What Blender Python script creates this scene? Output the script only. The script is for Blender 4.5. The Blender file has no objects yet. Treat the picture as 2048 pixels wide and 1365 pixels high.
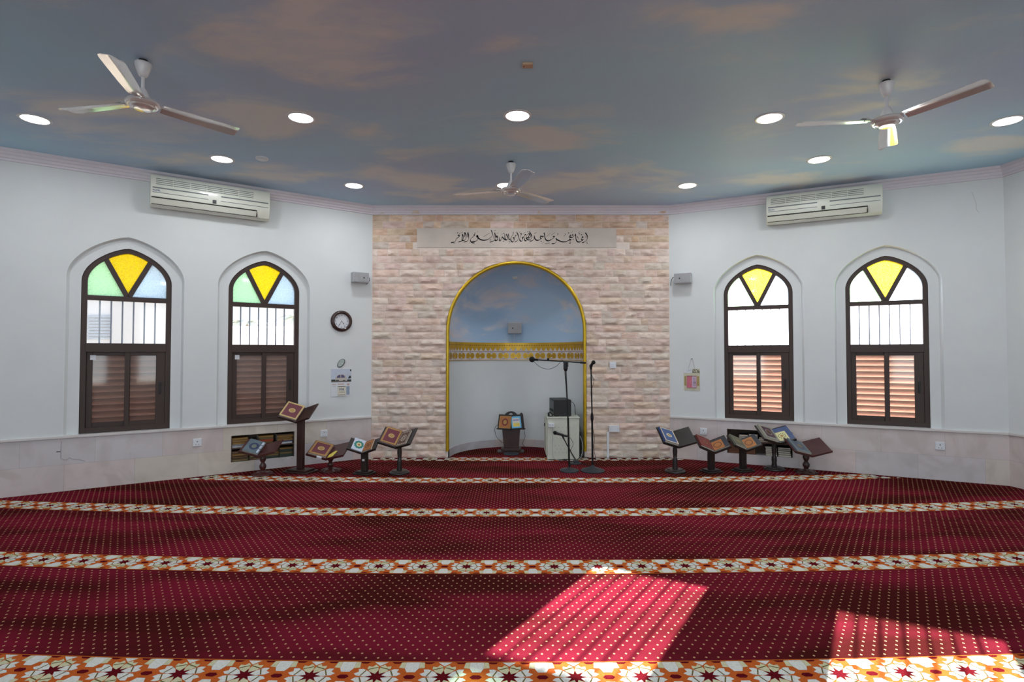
import bpy, bmesh, math, random
from math import sin, cos, pi, radians as R
from mathutils import Vector, Matrix
from mathutils.geometry import tessellate_polygon

S = bpy.context.scene
COL = S.collection
rnd = random.Random(7)

# ------------------------------------------------------------------ camera
cam_d = bpy.data.cameras.new('camera')
cam = bpy.data.objects.new('camera', cam_d)
COL.objects.link(cam)
cam.location = (0, 0, 1.358)
cam.rotation_euler = (R(90 + 1.4386), 0, 0)
cam_d.sensor_fit = 'HORIZONTAL'
cam_d.sensor_width = 36.0
cam_d.lens = 36.0 * 1095.0 / 2048.0
cam_d.clip_start = 0.05
S.camera = cam

# ------------------------------------------------------------------ colour management
S.view_settings.view_transform = 'Standard'
S.view_settings.look = 'None'
S.view_settings.gamma = 1.0
S.view_settings.use_curve_mapping = False
S.view_settings.exposure = 0.17
try:
    S.cycles.use_denoising = True
    S.cycles.max_bounces = 8
    S.cycles.diffuse_bounces = 4
    S.cycles.glossy_bounces = 3
    S.cycles.transparent_max_bounces = 12
    S.cycles.caustics_reflective = False
    S.cycles.caustics_refractive = False
    S.cycles.sample_clamp_indirect = 6.0
except Exception:
    pass

# ------------------------------------------------------------------ world, sun, added rear fill lamps
SUN_DIR = Vector((0.5425, 0.84, 0.36)).normalized()     # towards the sun
world = bpy.data.worlds.new('sky')
S.world = world
world.use_nodes = True
wn, wl = world.node_tree.nodes, world.node_tree.links
wn.clear()
w_out = wn.new('ShaderNodeOutputWorld')
w_bg = wn.new('ShaderNodeBackground')
w_tc = wn.new('ShaderNodeTexCoord')
w_dot = wn.new('ShaderNodeVectorMath'); w_dot.operation = 'DOT_PRODUCT'
w_dot.inputs[1].default_value = SUN_DIR
w_max = wn.new('ShaderNodeMath'); w_max.operation = 'MAXIMUM'; w_max.inputs[1].default_value = 0.0
w_pow = wn.new('ShaderNodeMath'); w_pow.operation = 'POWER'; w_pow.inputs[1].default_value = 6.0
w_mul = wn.new('ShaderNodeMath'); w_mul.operation = 'MULTIPLY_ADD'
w_mul.inputs[1].default_value = 6.0
w_mul.inputs[2].default_value = 1.05
w_sep = wn.new('ShaderNodeSeparateXYZ')
w_ramp = wn.new('ShaderNodeValToRGB')
w_ramp.color_ramp.elements[0].position = 0.0
w_ramp.color_ramp.elements[0].color = (0.92, 0.96, 1.0, 1)
w_ramp.color_ramp.elements[1].position = 0.7
w_ramp.color_ramp.elements[1].color = (0.45, 0.62, 0.9, 1)
wl.new(w_tc.outputs['Generated'], w_dot.inputs[0])
wl.new(w_tc.outputs['Generated'], w_sep.inputs[0])
wl.new(w_sep.outputs['Z'], w_ramp.inputs[0])
wl.new(w_dot.outputs['Value'], w_max.inputs[0])
wl.new(w_max.outputs[0], w_pow.inputs[0])
wl.new(w_pow.outputs[0], w_mul.inputs[0])
wl.new(w_ramp.outputs[0], w_bg.inputs['Color'])
wl.new(w_mul.outputs[0], w_bg.inputs['Strength'])
wl.new(w_bg.outputs[0], w_out.inputs[0])

sun_d = bpy.data.lights.new('sun', 'SUN')
sun_d.energy = 54.0
sun_d.angle = R(0.35)
sun_d.color = (1.0, 0.95, 0.88)
sun = bpy.data.objects.new('sun', sun_d)
COL.objects.link(sun)
sun.location = SUN_DIR * 30
sun.rotation_euler = SUN_DIR.to_track_quat('Z', 'Y').to_euler()

# added area lamps as fill, standing in assumed openings of the unseen rear wall
REAR_Y = -5.0
REAR_BAYS = [(-4.3, 2.0), (-1.45, 2.0), (1.45, 2.0), (4.3, 2.0)]       # centre x, width
BAY_Z0, BAY_Z1 = 0.5, 2.9
for i, (bx_, bw_) in enumerate(REAR_BAYS):
    ld = bpy.data.lights.new('bay_fill', 'AREA')
    ld.shape = 'RECTANGLE'
    ld.size = bw_ - 0.1
    ld.size_y = BAY_Z1 - BAY_Z0 - 0.1
    ld.energy = 35.0
    ld.color = (0.80, 0.94, 1.0)
    lo = bpy.data.objects.new('bay_fill', ld)
    COL.objects.link(lo)
    lo.location = (bx_, REAR_Y + 0.06, (BAY_Z0 + BAY_Z1) / 2)
    lo.rotation_euler = (R(90), 0, 0)
DOWNLIGHT_W = 6.8
H = 3.33                                                # ceiling height

# ------------------------------------------------------------------ helpers
def lin(c):
    def f(v):
        v /= 255.0
        return v / 12.92 if v <= 0.04045 else ((v + 0.055) / 1.055) ** 2.4
    return (f(c[0]), f(c[1]), f(c[2]), 1.0)


def new_mat(name):
    m = bpy.data.materials.new(name)
    m.use_nodes = True
    nt = m.node_tree
    nt.nodes.clear()
    out = nt.nodes.new('ShaderNodeOutputMaterial')
    return m, nt, out


def pbsdf(nt, out):
    b = nt.nodes.new('ShaderNodeBsdfPrincipled')
    nt.links.new(b.outputs[0], out.inputs[0])
    return b


def mat(name, rgb, rough=0.5, metal=0.0, var=0.06, scale=18.0, bump=0.0, bscale=60.0, coat=0.0, spec=0.5, emit=None, linear=False, sheen=0.0):
    """plain surface with a little procedural unevenness of its own colour and relief"""
    m, nt, out = new_mat(name)
    b = pbsdf(nt, out)
    c = rgb if linear else lin(rgb)
    if len(c) == 3:
        c = (*c, 1.0)
    n = nt.nodes
    tc = n.new('ShaderNodeTexCoord')
    nz = n.new('ShaderNodeTexNoise')
    nz.inputs['Scale'].default_value = scale
    nz.inputs['Detail'].default_value = 3
    nt.links.new(tc.outputs['Object'], nz.inputs['Vector'])
    rp = n.new('ShaderNodeValToRGB')
    rp.color_ramp.elements[0].position = 0.3
    rp.color_ramp.elements[1].position = 0.7
    rp.color_ramp.elements[0].color = (*[max(0, v * (1 - var)) for v in c[:3]], 1)
    rp.color_ramp.elements[1].color = (*[min(1, v * (1 + var)) for v in c[:3]], 1)
    nt.links.new(nz.outputs['Fac'], rp.inputs[0])
    nt.links.new(rp.outputs[0], b.inputs['Base Color'])
    b.inputs['Roughness'].default_value = rough
    b.inputs['Metallic'].default_value = metal
    b.inputs['Specular IOR Level'].default_value = spec
    if coat:
        b.inputs['Coat Weight'].default_value = coat
        b.inputs['Coat Roughness'].default_value = 0.08
    if sheen:
        b.inputs['Sheen Weight'].default_value = sheen
    if emit:
        b.inputs['Emission Color'].default_value = (*emit[:3], 1)
        b.inputs['Emission Strength'].default_value = emit[3]
    if bump:
        nb = n.new('ShaderNodeTexNoise')
        nb.inputs['Scale'].default_value = bscale
        nb.inputs['Detail'].default_value = 4
        nt.links.new(tc.outputs['Object'], nb.inputs['Vector'])
        bp = n.new('ShaderNodeBump')
        bp.inputs['Strength'].default_value = bump
        bp.inputs['Distance'].default_value = 0.01
        nt.links.new(nb.outputs['Fac'], bp.inputs['Height'])
        nt.links.new(bp.outputs[0], b.inputs['Normal'])
    return m


class MB:
    """collects shapes; every face keeps a material index"""
    def __init__(self):
        self.v, self.f, self.m = [], [], []
        self.attr = None

    def add(self, vs, fs, M=None, mi=0):
        o = len(self.v)
        if M is None:
            self.v += [tuple(p) for p in vs]
        else:
            self.v += [tuple(M @ Vector(p)) for p in vs]
        self.f += [tuple(i + o for i in f) for f in fs]
        self.m += [mi] * len(fs)
        return self

    def box(self, x0, x1, y0, y1, z0, z1, M=None, mi=0):
        vs = [(x0, y0, z0), (x1, y0, z0), (x1, y1, z0), (x0, y1, z0), (x0, y0, z1), (x1, y0, z1), (x1, y1, z1), (x0, y1, z1)]
        fs = [(0, 3, 2, 1), (4, 5, 6, 7), (0, 1, 5, 4), (1, 2, 6, 5), (2, 3, 7, 6), (3, 0, 4, 7)]
        return self.add(vs, fs, M, mi)

    def prism(self, poly, y0, y1, M=None, mi=0):
        """polygon in x,z extruded along y; poly anticlockwise seen from -y"""
        n = len(poly)
        vs = [(p[0], y0, p[1]) for p in poly] + [(p[0], y1, p[1]) for p in poly]
        fs = [tuple(range(n)), tuple(range(2 * n - 1, n - 1, -1))]
        fs += [((i + 1) % n, i, n + i, n + (i + 1) % n) for i in range(n)]
        return self.add(vs, fs, M, mi)

    def lathe(self, prof, n=24, M=None, mi=0, phase=0.0):
        vs, fs = [], []
        for r, z in prof:
            for i in range(n):
                a = 2 * pi * i / n + phase
                vs.append((max(r, 1e-5) * cos(a), max(r, 1e-5) * sin(a), z))
        k = len(prof)
        for j in range(k - 1):
            for i in range(n):
                a, b = j * n + i, j * n + (i + 1) % n
                fs.append((a, b, b + n, a + n))
        fs.append(tuple(range(n - 1, -1, -1)))
        fs.append(tuple(range((k - 1) * n, k * n)))
        return self.add(vs, fs, M, mi)

    def tube(self, pts, r, n=8, M=None, mi=0):
        pts = [Vector(p) for p in pts]
        k = len(pts)
        rs = r if isinstance(r, (list, tuple)) else [r] * k
        vs, fs = [], []
        up = None
        for i, p in enumerate(pts):
            t = (pts[min(i + 1, k - 1)] - pts[max(i - 1, 0)])
            t = t.normalized() if t.length > 1e-9 else Vector((0, 0, 1))
            if up is None:
                up = Vector((0, 0, 1)) if abs(t.z) < 0.9 else Vector((1, 0, 0))
            s = t.cross(up)
            if s.length < 1e-6:
                s = t.orthogonal()
            s.normalize()
            u = s.cross(t).normalized()
            up = u
            for j in range(n):
                a = 2 * pi * j / n
                vs.append(p + s * (rs[i] * cos(a)) + u * (rs[i] * sin(a)))
        for i in range(k - 1):
            for j in range(n):
                a, b = i * n + j, i * n + (j + 1) % n
                fs.append((a, b, b + n, a + n))
        fs.append(tuple(range(n - 1, -1, -1)))
        fs.append(tuple(range((k - 1) * n, k * n)))
        return self.add(vs, fs, M, mi)

    def sphere(self, c, r, n=16, M=None, mi=0, sz=1.0):
        k = n // 2
        prof = [(r * sin(pi * j / k), -r * cos(pi * j / k) * sz) for j in range(k + 1)]
        T = Matrix.Translation(c)
        return self.lathe(prof, n, T if M is None else M @ T, mi)

    def poly(self, pts, mi=0, M=None):
        return self.add(pts, [tuple(range(len(pts)))], M, mi)

    def plate(self, outer, holes, y0, y1, M=None, mi=0, edge=True):
        """flat plate in x,z (y0 front, y1 back) with holes"""
        loops = [outer] + holes
        l3 = [[Vector((p[0], 0, p[1])) for p in l] for l in loops]
        # tessellate in x,y
        tri = tessellate_polygon([[Vector((p[0], p[1], 0)) for p in l] for l in loops])
        flat = [p for l in loops for p in l]
        n = len(flat)
        vs = [(p[0], y0, p[1]) for p in flat] + [(p[0], y1, p[1]) for p in flat]
        fs = []
        for t in tri:
            a, b, c = (flat[i] for i in t)
            ar = (b[0] - a[0]) * (c[1] - a[1]) - (c[0] - a[0]) * (b[1] - a[1])
            if abs(ar) < 1e-10:
                continue
            tt = t if ar > 0 else (t[0], t[2], t[1])
            fs.append(tuple(tt))
            fs.append(tuple(i + n for i in (tt[0], tt[2], tt[1])))
        o = 0
        for l in loops:
            k = len(l)
            for i in range(k):
                a, b = o + i, o + (i + 1) % k
                fs.append((b, a, a + n, b + n))
            o += k
        return self.add(vs, fs, M, mi)


def link(name, data, parent=None, M=None):
    o = bpy.data.objects.new(name, data)
    COL.objects.link(o)
    if parent is not None:
        o.parent = parent
    if M is not None:
        o.matrix_local = M
    return o


def obj(name, mb, mats, parent=None, M=None, smooth=None, bevel=0.0, recalc=True):
    me = bpy.data.meshes.new(name)
    me.from_pydata(mb.v, [], mb.f)
    if not isinstance(mats, (list, tuple)):
        mats = [mats]
    for m in mats:
        me.materials.append(m)
    if len(mats) > 1:
        me.polygons.foreach_set('material_index', mb.m)
    if recalc:
        bm = bmesh.new()
        bm.from_mesh(me)
        bmesh.ops.recalc_face_normals(bm, faces=bm.faces)
        bm.to_mesh(me)
        bm.free()
    if smooth:
        me.polygons.foreach_set('use_smooth', [True] * len(me.polygons))
        me.set_sharp_from_angle(angle=R(smooth))
    me.update()
    o = link(name, me, parent, M)
    if bevel:
        bv = o.modifiers.new('bevel', 'BEVEL')
        bv.width = bevel
        bv.segments = 2
        bv.limit_method = 'ANGLE'
        bv.angle_limit = R(40)
    return o


def tag(o, label=None, cat=None, group=None, kind=None):
    if label: o['label'] = label
    if cat: o['category'] = cat
    if group: o['group'] = group
    if kind: o['kind'] = kind
    return o


def thing(name, label, cat, M=None, group=None):
    o = link(name, None, None, M if M is not None else Matrix())
    return tag(o, label, cat, group)


def frame(o, xa, ya):
    """matrix: x to the right seen from the room, y into the wall, z up"""
    return Matrix(((xa[0], ya[0], 0, o[0]), (xa[1], ya[1], 0, o[1]), (0, 0, 1, 0), (0, 0, 0, 1)))


def T(x, y, z): return Matrix.Translation((x, y, z))
def RX(a): return Matrix.Rotation(R(a), 4, 'X')
def RY(a): return Matrix.Rotation(R(a), 4, 'Y')
def RZ(a): return Matrix.Rotation(R(a), 4, 'Z')


def catmull(P, k=6):
    if len(P) < 3:
        return [tuple(p) for p in P]
    out = []
    Q = [P[0]] + list(P) + [P[-1]]
    for i in range(1, len(Q) - 2):
        p0, p1, p2, p3 = Q[i - 1], Q[i], Q[i + 1], Q[i + 2]
        for s in range(k):
            t = s / k
            out.append(tuple(0.5 * (2 * b + (c - a) * t + (2 * a - 5 * b + 4 * c - d) * t * t + (3 * b - a - 3 * c + d) * t ** 3)
                             for a, b, c, d in zip(p0, p1, p2, p3)))
    out.append(tuple(P[-1]))
    return out


def text_mesh(name, s, size, m, parent, M, align='CENTER', extrude=0.0006):
    cu = bpy.data.curves.new(name, 'FONT')
    cu.body = s
    cu.size = size
    cu.align_x = align
    cu.align_y = 'CENTER'
    cu.extrude = extrude
    cu.materials.append(m)
    tmp = bpy.data.objects.new(name + '_src', cu)
    COL.objects.link(tmp)
    bpy.context.view_layer.update()
    me = bpy.data.meshes.new_from_object(tmp.evaluated_get(bpy.context.evaluated_depsgraph_get()))
    bpy.data.objects.remove(tmp)
    bpy.data.curves.remove(cu)
    o = link(name, me, parent, M @ RX(90))
    return o


# ------------------------------------------------------------------ materials
M_wall = mat('white_wall_paint', (222, 227, 228), 0.75, var=0.02, scale=3, bump=0.04, bscale=90, spec=0.3)
M_cornice = mat('white_gypsum', (226, 222, 230), 0.7, var=0.02, scale=5, spec=0.3)
M_frame = mat('brown_aluminium', (62, 47, 42), 0.45, var=0.06, scale=4, spec=0.4)
M_dark = mat('black_plastic', (24, 24, 27), 0.5, var=0.05)
M_white_pl = mat('white_plastic', (225, 230, 236), 0.35, var=0.02)
M_ac = mat('cream_plastic', (222, 226, 214), 0.3, var=0.02, scale=4, coat=0.25)
M_ac_slit = mat('grey_slit', (112, 120, 122), 0.6)
M_acdark = mat('dark_slit', (36, 32, 28), 0.7)
M_blue_ink = mat('blue_ink', (40, 70, 140), 0.5)
M_grey_pl = mat('grey_plastic', (172, 174, 178), 0.5, var=0.03)
M_gold = mat('gold_paint', (206, 170, 40), 0.32, metal=0.55, var=0.1, scale=14, bump=0.06)
M_goldflat = mat('gold_leaf', (206, 165, 52), 0.38, metal=0.45, var=0.14, scale=9)
M_ornwhite = mat('pale_plaster', (214, 206, 206), 0.6, var=0.03)
M_ink = mat('black_ink', (14, 14, 16), 0.6)
M_wood = mat('dark_wood', (56, 34, 30), 0.38, var=0.25, scale=10, coat=0.15)
M_woodblk = mat('black_brown_wood', (40, 33, 32), 0.4, var=0.2, scale=10, coat=0.12)
M_woodred = mat('mahogany', (74, 34, 34), 0.35, var=0.2, scale=8, coat=0.2)
M_page = mat('paper_pages', (222, 216, 200), 0.8, var=0.08, scale=60)
M_paper = mat('white_paper', (222, 226, 232), 0.7, var=0.02)
M_fan = mat('pearl_white_metal', (222, 216, 212), 0.14, metal=0.45, var=0.02, coat=0.6)
M_fanw = mat('white_enamel', (216, 216, 218), 0.3, var=0.02, coat=0.2)
M_metalblk = mat('black_metal', (26, 27, 30), 0.4, metal=0.4, var=0.1)
M_steel = mat('grey_steel', (120, 118, 112), 0.35, metal=0.8, var=0.1)
M_base = mat('cast_iron', (62, 68, 74), 0.45, metal=0.5, var=0.12)
M_cab = mat('cream_painted_steel', (206, 210, 196), 0.45, var=0.02)
M_hole = mat('hole_grey', (150, 152, 140), 0.7)
M_cable = mat('black_rubber', (20, 20, 22), 0.6)
M_cableg = mat('grey_cable', (170, 176, 178), 0.5)
M_slate = mat('louvre_paint', (186, 158, 147), 0.5, var=0.05)
M_bars = mat('grey_bars', (104, 112, 126), 0.6)
M_concrete = mat('bare_concrete', (150, 146, 140), 0.9, var=0.1)
M_ground = mat('sandy_ground', (160, 150, 134), 0.95, var=0.12, scale=1.5)
M_facade = mat('pale_render', (240, 237, 233), 0.9, var=0.03)
M_green = mat('palm_green', (190, 196, 182), 0.7, var=0.2)
M_trunk = mat('palm_trunk', (120, 100, 84), 0.9, var=0.2)


def emission(name, rgb, s):
    m, nt, out = new_mat(name)
    e = nt.nodes.new('ShaderNodeEmission')
    e.inputs[0].default_value = (*rgb, 1)
    e.inputs[1].default_value = s
    nt.links.new(e.outputs[0], out.inputs[0])
    return m


M_led = emission('led_diffuser', (0.95, 0.97, 1.0), 6.0)


def glass(name, tint, trans_amt, diff, diff_amt, gloss=0.05, tex=0.0):
    """thin pane: light passes straight through tinted, part is scattered by dust or texture, part mirrored"""
    m, nt, out = new_mat(name)
    n, l = nt.nodes, nt.links
    tr = n.new('ShaderNodeBsdfTransparent')
    tr.inputs[0].default_value = (*tint, 1)
    tl = n.new('ShaderNodeBsdfTranslucent')
    tl.inputs[0].default_value = (*diff, 1)
    gl = n.new('ShaderNodeBsdfGlossy')
    gl.inputs['Roughness'].default_value = 0.05
    gl.inputs[0].default_value = (1, 1, 1, 1)
    mx = n.new('ShaderNodeMixShader')
    mx.inputs[0].default_value = diff_amt
    l.new(tr.outputs[0], mx.inputs[1])
    l.new(tl.outputs[0], mx.inputs[2])
    if tex:
        tc = n.new('ShaderNodeTexCoord')
        nz = n.new('ShaderNodeTexNoise')
        nz.inputs['Scale'].default_value = 70
        nz.inputs['Detail'].default_value = 4
        l.new(tc.outputs['Object'], nz.inputs['Vector'])
        mp = n.new('ShaderNodeMapRange')
        mp.inputs['To Min'].default_value = max(0, diff_amt - tex)
        mp.inputs['To Max'].default_value = min(1, diff_amt + tex)
        mp.inputs['From Min'].default_value = 0.3
        mp.inputs['From Max'].default_value = 0.7
        l.new(nz.outputs['Fac'], mp.inputs['Value'])
        l.new(mp.outputs[0], mx.inputs[0])
    m2 = n.new('ShaderNodeMixShader')
    m2.inputs[0].default_value = gloss
    l.new(mx.outputs[0], m2.inputs[1])
    l.new(gl.outputs[0], m2.inputs[2])
    l.new(m2.outputs[0], out.inputs[0])
    return m


M_gl_clear = glass('dusty_clear_glass', (0.97, 0.98, 1.0), 1, (0.9, 0.93, 1.0), 0.06, 0.02)
M_gl_sash = glass('sliding_sash_glass', (0.86, 0.85, 0.84), 1, (0.9, 0.9, 0.9), 0.03, 0.035)
M_gl_green = glass('textured_green_glass', (0.74, 0.96, 0.76), 1, (0.72, 0.98, 0.72), 0.5, 0.03, 0.15)
M_gl_yellow = glass('textured_yellow_glass', (1.0, 0.84, 0.004), 1, (1.0, 0.9, 0.55), 0.22, 0.03, 0.08)
M_gl_blue = glass('textured_blue_glass', (0.76, 0.9, 1.0), 1, (0.8, 0.9, 1.0), 0.5, 0.03, 0.15)


def carpet_mats():
    # red field with a diagonal grid of small cream dots
    m, nt, out = new_mat('red_prayer_carpet')
    n, l = nt.nodes, nt.links
    b = pbsdf(nt, out)
    b.inputs['Roughness'].default_value = 0.9
    b.inputs['Specular IOR Level'].default_value = 0.0
    b.inputs['Sheen Roughness'].default_value = 0.45
    b.inputs['Sheen Tint'].default_value = (0.9, 0.35, 0.5, 1)
    tc = n.new('ShaderNodeTexCoord')
    sp = n.new('ShaderNodeSeparateXYZ')
    l.new(tc.outputs['Object'], sp.inputs[0])

    def math(op, a, b2=None, c=None):
        nd = n.new('ShaderNodeMath')
        nd.operation = op
        for i, v in enumerate((a, b2, c)):
            if v is None:
                continue
            if isinstance(v, (int, float)):
                nd.inputs[i].default_value = v
            else:
                l.new(v, nd.inputs[i])
        return nd.outputs[0]
    x, y = sp.outputs[0], sp.outputs[1]
    yw = math('SUBTRACT', y, math('MULTIPLY', math('MULTIPLY', x, x), 0.0125))
    PX, PY = 0.0545, 0.0730

    def cell(ox, oy):
        u = math('ABSOLUTE', math('SUBTRACT', math('FRACT', math('ADD', math('DIVIDE', x, PX), 50 + ox)), 0.5))
        v = math('ABSOLUTE', math('SUBTRACT', math('FRACT', math('ADD', math('DIVIDE', yw, PY), 50 + oy)), 0.5))
        return math('ADD', math('MULTIPLY', u, PX), math('MULTIPLY', v, PY * 0.85))
    d = math('MINIMUM', cell(0, 0), cell(0.5, 0.5))
    # a little irregularity of the knots
    nz0 = n.new('ShaderNodeTexNoise'); nz0.inputs['Scale'].default_value = 160
    l.new(tc.outputs['Object'], nz0.inputs['Vector'])
    d = math('ADD', d, math('MULTIPLY', math('SUBTRACT', nz0.outputs['Fac'], 0.5), 0.006))
    dot = math('LESS_THAN', d, 0.0062)
    # brushed pile: long soft patches where the pile lies the other way
    mp = n.new('ShaderNodeMapping')
    mp.inputs['Scale'].default_value = (0.45, 1.5, 1)
    l.new(tc.outputs['Object'], mp.inputs[0])
    nz = n.new('ShaderNodeTexNoise'); nz.inputs['Scale'].default_value = 1.7; nz.inputs['Detail'].default_value = 3
    l.new(mp.outputs[0], nz.inputs['Vector'])
    rp = n.new('ShaderNodeValToRGB')
    e = rp.color_ramp.elements
    e[0].position = 0.38; e[0].color = (0.056, 0.0088, 0.0085, 1)
    e[1].position = 0.62; e[1].color = (0.160, 0.0118, 0.0255, 1)
    l.new(nz.outputs['Fac'], rp.inputs[0])
    nf = n.new('ShaderNodeTexNoise'); nf.inputs['Scale'].default_value = 240; nf.inputs['Detail'].default_value = 2
    l.new(tc.outputs['Object'], nf.inputs['Vector'])
    hs = n.new('ShaderNodeHueSaturation')
    l.new(rp.outputs[0], hs.inputs['Color'])
    l.new(math('ADD', math('MULTIPLY', nf.outputs['Fac'], 0.7), 0.65), hs.inputs['Value'])
    mx = n.new('ShaderNodeMix'); mx.data_type = 'RGBA'
    l.new(dot, mx.inputs[0])
    l.new(hs.outputs[0], mx.inputs[6])
    mx.inputs[7].default_value = lin((188, 152, 116))
    l.new(mx.outputs[2], b.inputs['Base Color'])
    bp = n.new('ShaderNodeBump'); bp.inputs['Strength'].default_value = 0.35; bp.inputs['Distance'].default_value = 0.006
    l.new(nf.outputs['Fac'], bp.inputs['Height'])
    l.new(bp.outputs[0], b.inputs['Normal'])
    cols = [m]
    for nm, c in (('carpet_orange', (184, 92, 42)), ('carpet_white', (208, 210, 204)), ('carpet_cream', (196, 194, 160)),
                  ('carpet_dark_red', (92, 20, 28)), ('carpet_amber_line', (176, 92, 40)), ('carpet_olive_line', (104, 92, 52))):
        cols.append(mat(nm, c, 0.92, var=0.12, scale=120, bump=0.3, bscale=240, spec=0.0))
    return cols


M_carpet = carpet_mats()


def painted_sky(name, base_a, base_b, cloud_a, cloud_b, scale, stretch, seed, thr=(0.46, 0.72), rough=0.55, blobs=None):
    """clouds painted by hand on plaster"""
    m, nt, out = new_mat(name)
    n, l = nt.nodes, nt.links
    b = pbsdf(nt, out)
    b.inputs['Roughness'].default_value = rough
    b.inputs['Specular IOR Level'].default_value = 0.3
    tc = n.new('ShaderNodeTexCoord')
    mp = n.new('ShaderNodeMapping')
    mp.inputs['Scale'].default_value = stretch
    mp.inputs['Location'].default_value = seed
    l.new(tc.outputs['Object'], mp.inputs[0])
    n1 = n.new('ShaderNodeTexNoise'); n1.inputs['Scale'].default_value = scale; n1.inputs['Detail'].default_value = 6
    n1.inputs['Roughness'].default_value = 0.55; n1.inputs['Distortion'].default_value = 0.5
    l.new(mp.outputs[0], n1.inputs['Vector'])
    n2 = n.new('ShaderNodeTexNoise'); n2.inputs['Scale'].default_value = scale * 0.35; n2.inputs['Detail'].default_value = 2
    l.new(mp.outputs[0], n2.inputs['Vector'])
    r1 = n.new('ShaderNodeValToRGB')
    r1.color_ramp.elements[0].position = 0.35; r1.color_ramp.elements[0].color = lin(base_a)
    r1.color_ramp.elements[1].position = 0.65; r1.color_ramp.elements[1].color = lin(base_b)
    l.new(n2.outputs['Fac'], r1.inputs[0])
    r2 = n.new('ShaderNodeValToRGB')
    r2.color_ramp.elements[0].position = 0.4; r2.color_ramp.elements[0].color = lin(cloud_a)
    r2.color_ramp.elements[1].position = 0.6; r2.color_ramp.elements[1].color = lin(cloud_b)
    n3 = n.new('ShaderNodeTexNoise'); n3.inputs['Scale'].default_value = scale * 0.8
    l.new(mp.outputs[0], n3.inputs['Vector'])
    l.new(n3.outputs['Fac'], r2.inputs[0])
    r3 = n.new('ShaderNodeValToRGB')
    r3.color_ramp.interpolation = 'EASE'
    r3.color_ramp.elements[0].position = thr[0]; r3.color_ramp.elements[0].color = (0, 0, 0, 1)
    r3.color_ramp.elements[1].position = thr[1]; r3.color_ramp.elements[1].color = (1, 1, 1, 1)
    fac = n1.outputs['Fac']
    if blobs:
        # where the painter set each cloud: soft elliptic patches broken up by the noise
        tot = None
        for cx, cy, rx, ry in blobs:
            mm = n.new('ShaderNodeMapping'); mm.vector_type = 'TEXTURE'
            mm.inputs['Location'].default_value = (cx, cy, H); mm.inputs['Scale'].default_value = (rx * 1.5, ry * 1.45, 1)
            l.new(tc.outputs['Object'], mm.inputs[0])
            g = n.new('ShaderNodeTexGradient'); g.gradient_type = 'SPHERICAL'
            l.new(mm.outputs[0], g.inputs[0])
            if tot is None:
                tot = g.outputs['Fac']
            else:
                ad = n.new('ShaderNodeMath'); ad.operation = 'MAXIMUM'
                l.new(tot, ad.inputs[0]); l.new(g.outputs['Fac'], ad.inputs[1]); tot = ad.outputs[0]
        ma = n.new('ShaderNodeMath'); ma.operation = 'MULTIPLY_ADD'
        ma.inputs[1].default_value = 0.55; ma.inputs[2].default_value = -0.60
        l.new(tot, ma.inputs[0])
        sm = n.new('ShaderNodeMath'); sm.operation = 'MULTIPLY_ADD'; sm.inputs[1].default_value = 1.7
        l.new(n1.outputs['Fac'], sm.inputs[0]); l.new(ma.outputs[0], sm.inputs[2])
        mn = n.new('ShaderNodeMath'); mn.operation = 'MINIMUM'; mn.inputs[1].default_value = 0.72
        l.new(sm.outputs[0], mn.inputs[0])
        fac = mn.outputs[0]
    l.new(fac, r3.inputs[0])
    mx = n.new('ShaderNodeMix'); mx.data_type = 'RGBA'
    l.new(r3.outputs[0], mx.inputs[0]); l.new(r1.outputs[0], mx.inputs[6]); l.new(r2.outputs[0], mx.inputs[7])
    l.new(mx.outputs[2], b.inputs['Base Color'])
    return m


CLOUDS = [(-1.2, 3.43, 0.75, 0.53), (-1.91, 4.44, 0.48, 0.6), (-3.59, 5.06, 0.65, 0.6), (-3.38, 4.33, 0.50, 0.25),
          (-0.99, 6.24, 0.55, 0.85), (-2.85, 5.93, 0.72, 0.33), (0.24, 4.74, 0.75, 0.42), (0.78, 6.26, 1.1, 0.52), (2.6, 3.87, 0.45, 0.5),
          (2.9, 6.08, 0.72, 0.33), (4.53, 5.12, 0.40, 0.5), (-1.33, 4.8, 0.34, 0.26), (-3.35, 5.48, 0.45, 0.4), (-0.40, 6.7, 0.5, 0.3), (1.12, 3.1, 0.5, 0.18), (-1.2, 3.1, 0.45, 0.3), (0.0, 1.0, 1.6, 0.8), (-3.0, 0.5, 1.2, 0.7)]
M_ceiling = painted_sky('ceiling_sky_painting', (182, 196, 224), (178, 214, 234), (226, 224, 224), (226, 226, 224), 1.5, (0.6, 1.15, 1), (3.1, 0.4, 0), thr=(0.34, 0.80), blobs=CLOUDS)
M_dome = painted_sky('niche_sky_painting', (160, 190, 220), (186, 214, 238), (218, 212, 216), (232, 226, 224), 1.5, (1, 1, 2.4), (1.2, 4.1, 0.7), thr=(0.44, 0.70))


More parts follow.
